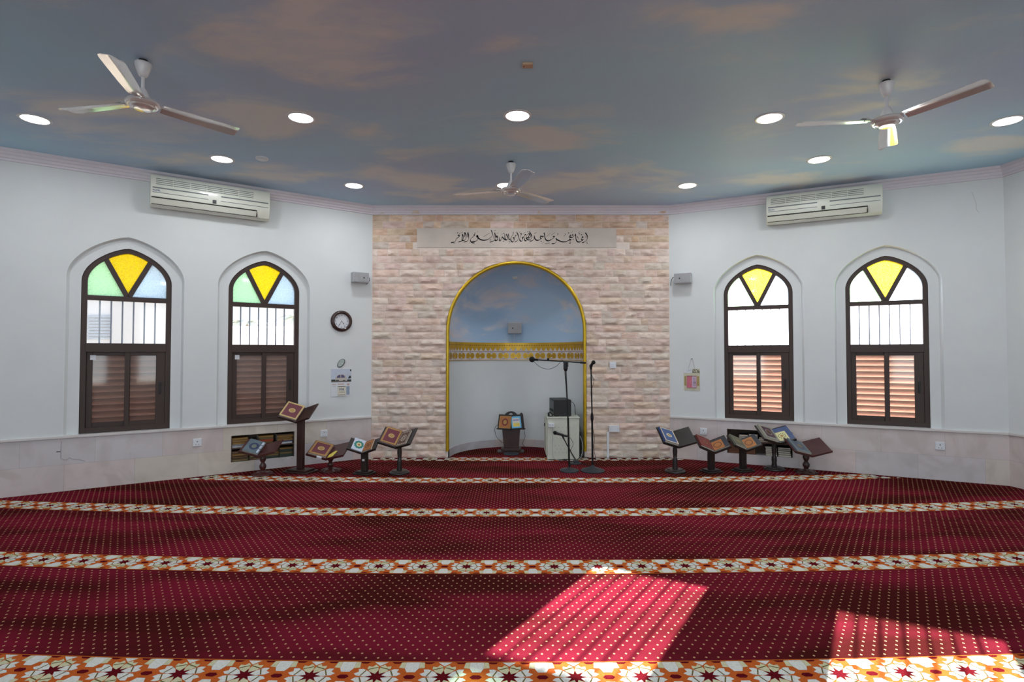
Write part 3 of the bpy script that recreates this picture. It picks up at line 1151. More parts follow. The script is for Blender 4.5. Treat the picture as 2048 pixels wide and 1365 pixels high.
# gilt moulding round the arch
mb = MB()
path = [(NX - NR - 0.002, 0.088)] + [(NX - NR - 0.002, z) for z in (0.6, 1.2)] + [(NX + (NR + 0.002) * cos(pi - pi * i / 48), A_SPR + (NR + 0.002) * sin(pi - pi * i / 48)) for i in range(49)] + [(NX + NR + 0.002, z) for z in (1.2, 0.6, 0.088)]
prof = [(-0.016, 0.03), (-0.016, -0.018), (-0.006, -0.032), (0.010, -0.034), (0.022, -0.026), (0.024, 0.0)]
vs, fs = [], []
for i, (x, z) in enumerate(path):
    if z <= A_SPR and i < 4 or z < A_SPR - 1e-6:
        d = (math.copysign(1, x - NX), 0)
    else:
        L_ = math.hypot(x - NX, z - A_SPR); d = ((x - NX) / L_, (z - A_SPR) / L_)
    for a, y in prof:
        vs.append((x + d[0] * a, y, z + d[1] * a))
kk = len(prof)
for i in range(len(path) - 1):
    for j in range(kk - 1):
        a = i * kk + j
        fs.append((a, a + 1, a + 1 + kk, a + kk))
fs.append(tuple(range(kk))); fs.append(tuple(range((len(path) - 1) * kk, len(path) * kk))[::-1])
mb.add(vs, fs)
tag(obj('trim_6', mb, M_gold, None, FQ, smooth=50), 'gilded moulding framing the arched prayer niche', 'moulding', kind='structure')

# ------------------------------------------------------------------ calligraphy (pen strokes with a slanted nib)
PXM = 7.24 / 1095.0


def cal_pt(ox, cx, cy):
    px, py = ox + cx / 20.48, 450 + cy / 20.48
    return ((px - 1024) * PXM, 1.358 + (710.2 - py) * PXM)


STROKES = {
    1085: ([[(1770, 310), (1815, 370), (1850, 450), (1850, 540), (1820, 610), (1760, 670), (1700, 705), (1640, 712)],
            [(1640, 470), (1680, 500), (1640, 505), (1605, 560), (1625, 605), (1690, 590), (1640, 630), (1560, 680), (1480, 688), (1420, 650), (1385, 580), (1380, 480), (1370, 400), (1350, 370), (1338, 440)],
            [(1240, 365), (1255, 420), (1268, 475), (1230, 508), (1180, 500), (1165, 475)],
            [(1165, 480), (1112, 480), (1122, 420), (1170, 408), (1180, 450), (1150, 500), (1128, 560), (1150, 595), (1185, 605), (1100, 612), (1000, 660), (880, 685), (780, 668), (660, 620), (590, 580), (558, 540)],
            [(580, 590), (570, 660), (540, 720), (480, 758), (390, 755)],
            [(440, 460), (505, 468), (470, 500), (400, 570), (330, 615), (240, 642), (160, 610), (115, 540), (95, 450), (85, 370), (70, 315), (52, 350)]],
           [[(1790, 440), (1795, 520)], [(1800, 715), (1840, 690), (1828, 730), (1872, 738)], [(1470, 330), (1560, 245)], [(1180, 320), (1262, 238)],
            [(1440, 460), (1470, 520), (1465, 590)], [(1160, 685), (1128, 690), (1150, 712), (1108, 745), (1165, 748)], [(630, 335), (650, 372), (608, 402)],
            [(930, 345), (940, 400), (878, 442)], [(160, 480), (320, 322)], [(370, 400), (512, 300)], [(270, 590), (270, 640)], [(320, 565), (322, 620)], [(110, 765), (190, 740), (300, 725)]],
           [(1610, 385), (1530, 350), (1265, 570), (1080, 312)]),
    990: ([[(1860, 440), (1905, 452), (1992, 460), (1945, 510), (1890, 560), (1810, 608), (1735, 620), (1670, 592), (1630, 530), (1608, 430)],
           [(1862, 440), (1855, 500), (1885, 545)],
           [(1608, 430), (1602, 540), (1560, 610), (1500, 645), (1428, 648)],
           [(1420, 250), (1440, 310), (1490, 390), (1512, 470), (1490, 550), (1420, 598), (1360, 603), (1300, 560), (1280, 490), (1312, 410), (1380, 342), (1430, 400), (1452, 470), (1430, 518), (1345, 522), (1312, 500)],
           [(1380, 430), (1386, 520)],
           [(1290, 640), (1240, 635), (1210, 590), (1204, 515)],
           [(1272, 390), (1220, 385), (1212, 430), (1180, 488), (1120, 492), (1140, 560), (1120, 630), (1070, 658), (1022, 620), (1010, 550), (1050, 450), (1082, 380), (1052, 325)],
           [(900, 310), (940, 380), (960, 470), (950, 560), (908, 640), (818, 686)],
           [(870, 412), (830, 420), (820, 490), (770, 520), (742, 498)],
           [(770, 520), (786, 600), (760, 668), (710, 684), (660, 640), (645, 560), (690, 450), (740, 370), (750, 285)],
           [(540, 355), (560, 450), (566, 550), (600, 602), (624, 560)],
           [(460, 365), (500, 440), (522, 510), (500, 588), (450, 608), (400, 588)], [(400, 380), (402, 480), (422, 570), (470, 602)],
           [(470, 602), (380, 572), (320, 512), (290, 478), (250, 530), (236, 620), (202, 640), (175, 580), (180, 495)],
           [(40, 440), (92, 452), (70, 500), (48, 470)], [(92, 452), (106, 540), (80, 608), (30, 634), (-10, 615)]],
          [[(1600, 352), (1702, 294)], [(1920, 752), (2002, 688)], [(1130, 372), (1262, 268)], [(988, 292), (1024, 274)], [(848, 298), (912, 268)],
           [(588, 752), (632, 700)], [(250, 402), (312, 330)], [(338, 330), (382, 352)], [(70, 350), (132, 310)]],
          [(1900, 660), (1352, 265), (585, 672), (350, 656)]),
    895: ([[(1930, 310), (1955, 400), (1962, 500), (1930, 580), (1870, 650), (1738, 692)], [(1930, 310), (1906, 400), (1900, 540)],
           [(2060, 600), (1992, 632), (1960, 590)],
           [(1800, 230), (1830, 320), (1836, 420), (1792, 480), (1740, 522), (1650, 582), (1540, 614), (1420, 610), (1320, 570), (1250, 512), (1235, 440), (1190, 420), (1184, 470), (1232, 472), (1236, 560), (1190, 630), (1110, 664), (1008, 662)],
           [(1116, 310), (1110, 370), (1072, 390), (1100, 420), (1060, 460), (980, 520), (930, 590), (950, 670), (1010, 715), (1095, 730)],
           [(820, 290), (850, 380), (862, 480), (850, 570), (800, 648), (676, 686)], [(820, 290), (815, 480)],
           [(700, 300), (740, 380), (752, 480), (720, 590), (640, 632), (590, 600), (590, 480), (606, 370), (632, 480), (620, 600), (560, 650), (445, 688)], [(690, 300), (690, 470)],
           [(490, 350), (420, 410), (480, 432), (470, 470), (400, 510), (350, 560), (320, 640), (260, 698), (135, 712)]],
          [[(1480, 465), (1722, 314)], [(1900, 240), (1982, 198)], [(1240, 240), (1222, 292)], [(868, 742), (912, 698)], [(540, 322), (622, 280)], [(240, 768), (322, 720)]],
          [(405, 305), (1750, 602), (1792, 212)]),
}
mb = MB()


def pen(path, w, ang=58, y=-0.0136):
    pts = catmull(path, 5)
    nx, nz = cos(R(ang)) * w / 2, sin(R(ang)) * w / 2
    kx, kz = sin(R(ang)) * w * 0.16, -cos(R(ang)) * w * 0.16       # nib thickness keeps thin strokes visible
    for (x0, z0), (x1, z1) in zip(pts, pts[1:]):
        c = [(x0 - nx, z0 - nz), (x0 + nx, z0 + nz), (x1 - nx, z1 - nz), (x1 + nx, z1 + nz),
             (x0 - kx, z0 - kz), (x0 + kx, z0 + kz), (x1 - kx, z1 - kz), (x1 + kx, z1 + kz)]
        # convex hull of the moved nib
        pp = sorted(set(c))
        def half(seq):
            h = []
            for p in seq:
                while len(h) >= 2 and (h[-1][0] - h[-2][0]) * (p[1] - h[-2][1]) - (h[-1][1] - h[-2][1]) * (p[0] - h[-2][0]) <= 1e-14:
                    h.pop()
                h.append(p)
            return h
        hull = half(pp)[:-1] + half(pp[::-1])[:-1]
        if len(hull) >= 3:
            mb.poly([(p[0], y, p[1]) for p in hull])


for ox, (thick, fine, dots) in STROKES.items():
    for s in thick:
        pen([cal_pt(ox, *p) for p in s], 0.0165)
    for s in fine:
        pen([cal_pt(ox, *p) for p in s], 0.0090)
    for p in dots:
        c = cal_pt(ox, *p)
        mb.poly([(c[0] - 0.009, -0.0136, c[1] - 0.002), (c[0] - 0.001, -0.0136, c[1] - 0.009), (c[0] + 0.009, -0.0136, c[1] + 0.001), (c[0] + 0.001, -0.0136, c[1] + 0.008)])
obj('calligraphy', mb, M_ink, root_q, recalc=False)['label'] = 'black Arabic calligraphy line on the smooth panel'
# ------------------------------------------------------------------ windows
def offset_arch(d, z0):
    return arch(WIN_HW - d, WIN_SPR, WIN_RISE - d, z0)


def arch_z(x, d):
    u = min(1.0, abs(x) / (WIN_HW - d))
    return WIN_SPR + (WIN_RISE - d) * max(0, 1 - u ** 1.4) ** 0.53


def make_window(num, F, u, label, tape=False, curtain=False):
    root = link('window_%d' % num, None, None, F @ T(u, 0.075, 0))
    tag(root, label, 'window', kind='structure')
    fw = 0.05
    y0, y1 = -0.01, 0.05
    mb = MB()
    # outer frame ring built from quads between two arches
    a = arch(WIN_HW, WIN_SPR, WIN_RISE, WIN_Z0 - 0.003)
    b = offset_arch(fw, WIN_Z0 + fw)
    n = len(a)
    for ya, yb in ((y0, y1),):
        vs = [(p[0], ya, p[1]) for p in a] + [(p[0], ya, p[1]) for p in b] + [(p[0], yb, p[1]) for p in a] + [(p[0], yb, p[1]) for p in b]
        fs = []
        for i in range(n):
            j = (i + 1) % n
            fs += [(i, j, j + n, i + n), (i + 2 * n, i + 3 * n, j + 3 * n, j + 2 * n), (i + n, j + n, j + 3 * n, i + 3 * n), (i, i + 2 * n, j + 2 * n, j)]
        mb.add(vs, fs)
    zt0, zt1 = 1.385, 1.478                     # transom over the sashes
    zu0, zu1 = 1.925, 1.975                     # transom under the fanlight
    ins = WIN_HW - fw
    mb.box(-ins - 0.01, ins + 0.01, y0 - 0.006, y1, zt0, zt1)
    mb.box(-ins - 0.01, ins + 0.01, y0, y1, zu0, zu1)
    # two slanting glazing bars of the fanlight
    for s in (-1, 1):
        xa, za = s * 0.008, zu1
        xb = s * 0.205
        zb = arch_z(xb, 0) - 0.02
        d = Vector((xb - xa, 0, zb - za)); L = d.length
        ang = math.atan2(d.x, d.z)
        Mx = T(xa, 0, za) @ Matrix.Rotation(ang, 4, 'Y')
        mb.box(-0.024, 0.024, y0 + 0.004, y1 - 0.004, -0.02, L, Mx)
    obj('frame', mb, M_frame, root, bevel=0.004)

    # fanlight panes
    def pane(name, poly, m):
        mb = MB(); mb.prism(poly, 0.016, 0.022)
        return obj(name, mb, m, root)
    k = 12
    zf = lambda x: arch_z(x, 0.04)
    xs = [-0.21 + 0.42 * i / k for i in range(k + 1)]
    pane('yellow_pane', [(0.0, zu1)] + [(x, zf(x)) for x in xs[::-1]], M_gl_yellow)['label'] = 'yellow stained glass pane'
    xl = [-0.35 + 0.15 * i / 8 for i in range(9)]
    pane('green_pane', [(-0.352, zu1 - 0.01), (-0.005, zu1 - 0.01)] + [(x, zf(x)) for x in xl[::-1]], M_gl_green)['label'] = 'pale green stained glass pane'
    pane('blue_pane', [(0.005, zu1 - 0.01), (0.352, zu1 - 0.01)] + [(-x, zf(x)) for x in xl], M_gl_blue)['label'] = 'pale blue stained glass pane'
    pane('clear_pane', [(-ins - 0.005, zt1 - 0.005), (ins + 0.005, zt1 - 0.005), (ins + 0.005, zu0 + 0.005), (-ins - 0.005, zu0 + 0.005)], M_gl_clear)['label'] = 'clear glass pane'

    # security bars behind the clear pane
    mb = MB()
    for i in range(6):
        x = -ins + 2 * ins * (i + 1) / 7
        mb.tube([(x, 0.105, zt0), (x, 0.105, zu1)], 0.0075, 8)
    mb.box(-ins - 0.04, ins + 0.04, 0.1, 0.11, zt0 - 0.01, zt0 + 0.005)
    mb.box(-ins - 0.04, ins + 0.04, 0.1, 0.11, zu1, zu1 + 0.012)
    obj('security_bars', mb, M_bars, root)

    # two sliding sashes
    zb0, zb1 = WIN_Z0 + fw - 0.005, zt0 + 0.004
    for nm, x0, x1, yo in (('sash', -ins, 0.030, 0.016), ('sash', -0.020, ins, -0.004)):
        mb = MB()
        w = 0.05
        wl = 0.052 if x0 < -0.1 else 0.045
        wr = 0.05 if x0 < -0.1 else 0.085
        mb.box(x0, x0 + wl, yo, yo + 0.018, zb0, zb1)
        mb.box(x1 - wr, x1, yo, yo + 0.018, zb0, zb1)
        mb.box(x0 + wl, x1 - wr, yo, yo + 0.018, zb0, zb0 + 0.055)
        mb.box(x0 + wl, x1 - wr, yo, yo + 0.018, zb1 - 0.04, zb1)
        s = obj(nm, mb, M_frame, root, bevel=0.003)
        mb = MB(); mb.box(x0 + wl - 0.005, x1 - wr + 0.005, yo + 0.006, yo + 0.011, zb0 + 0.05, zb1 - 0.035)
        obj('pane', mb, M_gl_sash, s)
        if x0 > -0.1:
            mb = MB(); mb.box(x1 - 0.052, x1 - 0.036, yo - 0.012, yo, 0.93, 1.06)
            obj('handle', mb, M_dark, s, bevel=0.003)
    # outside louvre shutter
    mb = MB()
    zz = zb0 - 0.02
    step = 0.066
    while zz < zt0 + 0.02:
        mb.add([(-ins - 0.02, 0.078, zz + 0.0525), (ins + 0.02, 0.078, zz + 0.0525), (ins + 0.02, 0.1235, zz - 0.0145), (-ins - 0.02, 0.1235, zz - 0.0145),
                (-ins - 0.02, 0.083, zz + 0.0565), (ins + 0.02, 0.083, zz + 0.0565), (ins + 0.02, 0.1275, zz - 0.0085), (-ins - 0.02, 0.1275, zz - 0.0085)],
               [(0, 1, 2, 3), (7, 6, 5, 4), (0, 4, 5, 1), (2, 6, 7, 3), (1, 5, 6, 2), (0, 3, 7, 4)])
        zz += step
    obj('louvre_shutter', mb, M_slate, root)
    if tape:
        mb = MB(); mb.box(-ins + 0.03, -ins + 0.078, 0.0135, 0.0158, zb1 - 0.085, zb1 - 0.035)
        obj('paper_sticker', mb, M_paper, root)['label'] = 'small white paper sticker on the sash corner'
    return root


make_window(1, FL, WIN_L[0], 'leftmost arched window with yellow, green and blue fanlight above brown sashes', tape=True)
make_window(2, FL, WIN_L[1], 'arched stained window left of the clock, above the left book alcove', tape=True)
make_window(3, FR, WIN_R[0], 'arched stained window right of the pink calendar, above the right book alcove')
make_window(4, FR, WIN_R[1], 'rightmost arched stained window with bright bleached fanlight')

# ------------------------------------------------------------------ outdoors
mb = MB(); mb.box(-45, 45, -30, 60, -0.55, -0.45)
tag(obj('ground', mb, M_ground), 'sandy ground outside the windows', 'ground', kind='structure')


M_shut = mat('pale_grey_shutter', (184, 190, 198), 0.7)


def building(x0, x1, y0, y1, h, label, wins):
    t = thing('building', label, 'building')
    mb = MB(); mb.box(x0, x1, y0, y1, -0.45, h); obj('facade', mb, M_facade, t)
    mb = MB(); mb.box(x0 - 0.1, x1 + 0.1, y0 - 0.1, y1, h, h + 0.15); obj('parapet', mb, M_facade, t)
    for wx, wz in wins:
        mb = MB()
        for i in range(8):
            mb.box(wx - 0.3, wx + 0.3, y0 - 0.06, y0 - 0.01, wz + i * 0.08, wz + i * 0.08 + 0.05)
        obj('shutter', mb, M_shut, t)


building(-18, -8.72, 14.0, 15.2, 6.5, 'pale house with shuttered windows seen through the leftmost window', [(-10.55, 1.75), (-13.1, 1.75)])
building(-11.2, -7.6, 20.0, 24, 2.25, 'low pale house seen through the window left of the clock', [(-8.6, 1.2)])


building(0.0, 4.2, 14.5, 19.0, 7.6, 'tall pale unseen house added behind the stone wall to shade the left windows', [(1.2, 3.0), (3.0, 3.0)])  # unseen house, added to keep the sun off the left windows


def palm(x, y, h, label):
    t = thing('palm_tree', label, 'tree', T(x, y, -0.45))
    mb = MB(); mb.tube([(0, 0, 0), (0.05, 0, h * 0.5), (0, 0.05, h)], [0.18, 0.14, 0.12], 10); obj('trunk', mb, M_trunk, t)
    mb = MB()
    for i in range(16):
        a = 2 * pi * i / 16
        pr = None
        for s in range(7):
            q = s / 6
            rr = 1.5 * q
            z = h + 0.9 * q - 1.5 * q * q + (0.25 if i % 2 else -0.1) * q
            w = 0.17 * sin(pi * (0.12 + 0.86 * q))
            c = Vector((rr * cos(a), rr * sin(a), z)); sd = Vector((-sin(a), cos(a), 0)) * w
            cur = (c - sd, c + Vector((0, 0, 0.05)), c + sd)
            if pr:
                mb.add([*pr, *cur], [(0, 1, 4, 3), (1, 2, 5, 4)])
            pr = cur
    obj('fronds', mb, M_green, t, recalc=False)


palm(-13.4, 27.5, 3.3, 'palm tree behind the low house outside the window left of the clock')
palm(-12.0, 31.0, 3.8, 'taller farther palm tree outside the window left of the clock')

# ------------------------------------------------------------------ downlights
DL = [(-3.987, 4.528), (-1.753, 4.499), (0.045, 4.461), (2.143, 4.509), (4.17, 4.56), (-2.919, 5.462), (-1.839, 6.324), (-0.075, 6.315), (2.042, 6.324), (3.098, 5.477)]
DLN = ['farthest left round downlight, left of the left ceiling fan', 'round downlight right of the left ceiling fan', 'round downlight between the beige sensor box and the middle ceiling fan',
       'round downlight left of the right ceiling fan', 'farthest right round downlight at the right edge', 'round downlight above the left air conditioner', 'round downlight above the left end of the stone wall',
       'round downlight half hidden behind the middle ceiling fan', 'round downlight above the right end of the stone wall', 'round downlight above the right air conditioner']
DL_REAR = [(-2.6, 2.3), (-1.0, 2.3), (0.9, 2.3), (2.5, 2.3), (-2.8, 0.0), (-0.9, 0.0), (0.9, 0.0), (2.8, 0.0), (-2.4, -2.6), (0, -2.6), (2.4, -2.6)]


def downlight(x, y, label, group):
    t = thing('downlight', label, 'ceiling light', T(x, y, H), group)
    mb = MB()
    mb.lathe([(0.115, 0.0), (0.117, -0.004), (0.108, -0.009), (0.096, -0.007), (0.096, 0.0)], 32)
    obj('trim_ring', mb, M_fanw, t, smooth=40)
    mb = MB()
    mb.lathe([(0.0, -0.0055), (0.0965, -0.0055)], 32)
    obj('diffuser', mb, M_led, t)
    ld = bpy.data.lights.new('downlight_lamp', 'AREA')
    ld.shape = 'DISK'; ld.size = 0.18; ld.energy = DOWNLIGHT_W; ld.color = (0.97, 0.98, 1.0)
    lo = link('lamp', ld, t, T(0, 0, -0.012))
    return t


for (x, y), lb in zip(DL, DLN):
    downlight(x, y, lb, 'round recessed ceiling downlights')
for x, y in DL_REAR:
    downlight(x, y, 'round recessed downlight on the ceiling behind the viewer', 'downlights behind the viewer')

# ------------------------------------------------------------------ ceiling fans
def fan(x, y, ang, label, rod=0.2):
    t = thing('ceiling_fan', label, 'ceiling fan', T(x, y, H), 'three bladed white ceiling fans')
    zb = 3.03 - H
    mb = MB(); mb.lathe([(0.026, 0.0), (0.026, -0.014), (0.012, -0.022), (0.012, -0.03)], 16)
    obj('ceiling_hook', mb, M_dark, t)
    mb = MB()
    mb.lathe([(0.049, -0.022), (0.051, -0.028), (0.050, -0.036), (0.044, -0.060), (0.031, -0.098), (0.022, -0.114), (0.014, -0.118)], 24)
    cn = obj('canopy', mb, M_fanw, t, smooth=40)
    # maker's badge: small ring with a bar below it
    mb = MB()
    Mb = Matrix.Rotation(math.atan2(y, x) + pi / 2 + 0.35, 4, 'Z') @ T(0, -0.0485, -0.052) @ RX(-14)
    ring = []
    for i in range(12):
        a0, a1 = 2 * pi * i / 12, 2 * pi * (i + 1) / 12
        mb.poly([(0.0085 * cos(a0), 0, 0.0065 * sin(a0)), (0.0085 * cos(a1), 0, 0.0065 * sin(a1)), (0.0045 * cos(a1), 0, 0.0035 * sin(a1)), (0.0045 * cos(a0), 0, 0.0035 * sin(a0))], 0, Mb)
    mb.box(-0.018, 0.018, -0.001, 0.0, -0.017, -0.011, Mb)
    obj('badge', mb, M_ink, cn)
    mb = MB(); mb.tube([(0, 0, -0.085), (0, 0, zb + 0.06)], 0.011, 12)
    obj('down_rod', mb, M_fanw, t, smooth=40)
    mb = MB()
    mb.lathe([(0.014, zb + 0.110), (0.022, zb + 0.098), (0.036, zb + 0.066), (0.045, zb + 0.042), (0.046, zb + 0.034)], 24)
    obj('lower_canopy', mb, M_fanw, t, smooth=40)
    mb = MB()
    mb.lathe([(0.030, zb + 0.036), (0.060, zb + 0.032), (0.094, zb + 0.020), (0.101, zb + 0.008), (0.101, zb - 0.002), (0.094, zb - 0.010), (0.088, zb - 0.014), (0.080, zb - 0.014), (0.075, zb - 0.024), (0.058, zb - 0.032), (0.052, zb - 0.030), (0.048, zb - 0.036), (0.0, zb - 0.040)], 40)
    obj('motor_housing', mb, M_fan, t, smooth=30)
    for kx in range(3):
        Mz = RZ(ang + 120 * kx) @ T(0, 0, zb + 0.006)
        mb = MB()
        st = [(0.115, 0.044, 0.0), (0.16, 0.050, 0.0), (0.30, 0.058, 0.0), (0.45, 0.063, 0.0), (0.58, 0.066, 0.0), (0.604, 0.060, 0.0), (0.612, 0.045, 0)]
        nq = 8
        vs, fs = [], []
        for side in (0, 1):
            for r_, hw, _ in st:
                for j in range(nq + 1):
                    v = -1 + 2 * j / nq
                    zc = -0.010 * v + 0.006 * (1 - v * v) + (0.003 if abs(v) < 0.3 else 0)
                    vs.append((r_, v * hw, zc - 0.0025 * side))
        ns_ = len(st)
        off = ns_ * (nq + 1)
        for i in range(ns_ - 1):
            for j in range(nq):
                a = i * (nq + 1) + j
                fs.append((a, a + nq + 1, a + nq + 2, a + 1))
                fs.append((a + off, a + off + 1, a + off + nq + 2, a + off + nq + 1))
        rim = [j for j in range(nq + 1)] + [i * (nq + 1) + nq for i in range(1, ns_)] + [(ns_ - 1) * (nq + 1) + j for j in range(nq - 1, -1, -1)] + [i * (nq + 1) for i in range(ns_ - 2, 0, -1)]
        for a, b in zip(rim, rim[1:] + rim[:1]):
            fs.append((a, b, b + off, a + off))
        mb.add(vs, fs)
        bl = obj('blade', mb, M_fan, t, Mz, smooth=50)
        mb = MB()
        mb.box(0.085, 0.150, -0.022, 0.022, 0.006, 0.011)
        mb.box(0.135, 0.185, -0.034, 0.034, 0.011, 0.014)
        obj('blade_bracket', mb, M_fanw, bl, bevel=0.002)
    return t


fan(-2.467, 3.615, -70.5, 'white three bladed ceiling fan at the left')
fan(2.689, 3.885, -65.0, 'white three bladed ceiling fan at the right')
fan(-0.010, 5.545, -74.5, 'white three bladed ceiling fan in the middle, in front of the stone wall')

# ceiling sensors
mb = MB(); mb.lathe([(0.062, 0.0), (0.062, -0.012), (0.050, -0.020), (0.0, -0.022)], 24)
o = obj('ceiling_sensor', mb, M_white_pl, None, T(-2.503, 5.434, H), smooth=40)
tag(o, 'small flat white round ceiling sensor near the left air conditioner', 'sensor')
t = thing('sensor_box', 'small beige rectangular box on the ceiling above the middle downlight', 'sensor', T(0.105, 3.663, H))
M_beige = mat('beige_plastic', (190, 160, 132), 0.5)
mb = MB(); mb.box(-0.036, 0.036, -0.026, 0.026, -0.018, 0.0); obj('casing', mb, M_beige, t, bevel=0.004)
mb = MB(); mb.lathe([(0.0045, -0.0182), (0.0045, -0.0195)], 10, T(-0.024, 0.0, 0)); obj('indicator', mb, M_ink, t)

# ------------------------------------------------------------------ split air conditioners
def air_con(F, u, flip, label):
    t = thing('air_conditioner', label, 'air conditioner', F @ T(u, 0, 2.93))
    w = 0.585
    prof = [(0.0, 0.02), (-0.10, 0.0), (-0.150, 0.022), (-0.185, 0.085), (-0.198, 0.15), (-0.196, 0.26), (-0.185, 0.315), (-0.170, 0.335), (0.0, 0.335)]
    # prof: (y, z) -> extrude along x
    mb = MB()
    n = len(prof)
    vs = [(-w, y, z) for y, z in prof] + [(w, y, z) for y, z in prof]
    mb.add(vs, [tuple(range(n)), tuple(range(2 * n - 1, n - 1, -1))] + [(i, i + n, (i + 1) % n + n, (i + 1) % n) for i in range(n)])
    obj('body', mb, M_ac, t, smooth=35, bevel=0.006)

    def yf(z):
        for (ya, za), (yb, zb) in zip(prof[1:-1], prof[2:-1]):
            if za <= z <= zb:
                return ya + (yb - ya) * (z - za) / (zb - za)
        return -0.19
    mb = MB()
    for z in (0.292, 0.272, 0.252, 0.232):
        for i in range(6):
            x0 = -w + 0.05 + i * 0.158
            mb.box(x0, x0 + 0.152, yf(z) - 0.0015, yf(z) + 0.01, z - 0.0032, z + 0.0032)
    for z, h in ((0.192, 0.006), (0.142, 0.0028)):
        mb.box(-w + 0.02, -0.05, yf(z) - 0.0022, yf(z) + 0.01, z - h, z + h)
        mb.box(0.075, w - 0.02, yf(z) - 0.0022, yf(z) + 0.01, z - h, z + h)
    obj('intake_grille', mb, M_ac_slit, t)
    mb = MB()
    mb.add([(-w + 0.012, yf(0.085) - 0.002, 0.085), (w - 0.14, yf(0.085) - 0.002, 0.085), (w - 0.14, yf(0.098) - 0.002, 0.098), (-w + 0.012, yf(0.098) - 0.002, 0.098)], [(0, 1, 2, 3)])
    mb.box(-w + 0.012, w - 0.14, yf(0.028) - 0.002, yf(0.028) + 0.01, 0.0235, 0.0285)
    mb.box(w - 0.143, w - 0.139, -0.186, -0.15, 0.028, 0.096)
    obj('outlet_slot', mb, M_acdark, t)
    mb = MB()
    zA, zB = 0.030, 0.084
    mb.add([(-w + 0.016, yf(zA) - 0.005, zA), (w - 0.145, yf(zA) - 0.005, zA), (w - 0.145, yf(zB) - 0.005, zB), (-w + 0.016, yf(zB) - 0.005, zB),
            (-w + 0.016, yf(zA) + 0.004, zA), (w - 0.145, yf(zA) + 0.004, zA), (w - 0.145, yf(zB) + 0.004, zB), (-w + 0.016, yf(zB) + 0.004, zB)],
           [(0, 1, 2, 3), (7, 6, 5, 4), (0, 4, 5, 1), (3, 2, 6, 7), (0, 3, 7, 4), (1, 5, 6, 2)])
    obj('air_vane', mb, M_ac, t)
    mb = MB(); mb.box(-0.008, 0.030, yf(0.125) - 0.005, yf(0.125) + 0.004, 0.106, 0.146)
    obj('display', mb, M_dark, t, bevel=0.003)
    text_mesh('brand_text', 'PEARL', 0.026, M_blue_ink, t, T(-w + 0.022, yf(0.160) - 0.0015, 0.162), 'LEFT')
    return t


air_con(FL, -1.886, 1, 'cream split air conditioner high on the wall above the left windows')
air_con(FR, 1.768, 1, 'cream split air conditioner high on the wall above the right windows')

# ------------------------------------------------------------------ box loudspeakers
def speaker(M, label, w=0.21, h=0.132, d=0.12, cable=None, logo=0.25):
    t = thing('wall_speaker', label, 'loudspeaker', M, 'small grey box loudspeakers')
    mb = MB(); mb.box(-w / 2, w / 2, -d, -0.02, -h / 2, h / 2); obj('cabinet', mb, M_grey_pl, t, bevel=0.006)
    mb = MB(); mb.box(-w / 2 + 0.012, w / 2 - 0.012, -d - 0.003, -d + 0.004, -h / 2 + 0.010, h / 2 - 0.010)
    obj('front_grille', mb, mat('speaker_grille', (164, 166, 168), 0.7, bump=0.3, bscale=400), t)
    mb = MB(); mb.box(logo * w - 0.008, logo * w + 0.008, -d - 0.005, -d - 0.002, -0.012, 0.004); obj('badge', mb, M_dark, t)
    mb = MB(); mb.box(-0.03, 0.03, -0.03, 0.0, -0.03, 0.03); obj('bracket', mb, M_grey_pl, t)
    if cable:
        mb = MB(); mb.tube(catmull(cable, 5), 0.0035, 6); obj('cable', mb, M_cable, t)
    return t


speaker(FL @ T(-0.186, 0, 2.358), 'grey box loudspeaker left of the stone wall, above the clock', cable=[(0.1, -0.06, 0.03), (0.135, -0.05, 0.0), (0.13, -0.02, -0.05), (0.10, -0.005, -0.075)], logo=0.17)
speaker(FR @ T(0.187, 0, 2.351), 'grey box loudspeaker right of the stone wall, above the pink calendar', cable=[(-0.1, -0.06, 0.03), (-0.14, -0.03, 0.02), (-0.165, -0.01, -0.03), (-0.168, -0.005, -0.08)], logo=-0.17)
M_cable_w = M_white_pl
sp = speaker(T(0.04, 8.15, 1.748), 'grey box loudspeaker inside the arched niche above the gold band', w=0.2, h=0.158, d=0.2, logo=-0.15)
mb = MB(); mb.tube([(-0.01, -0.03, -0.07), (-0.012, -0.026, -0.15), (-0.012, -0.026, -0.214)], 0.004, 6); obj('cable', mb, M_cable_w, sp)
mb = MB(); mb.box(-0.036, 0.036, -0.02, 0.012, -0.024, 0.024)
o = obj('junction_box', mb, mat('pale_box_plastic', (214, 212, 206), 0.5), None, T(0.044, 7.70, 2.45) @ RX(-34), bevel=0.004)
tag(o, 'small pale box high in the painted dome of the niche', 'junction box')

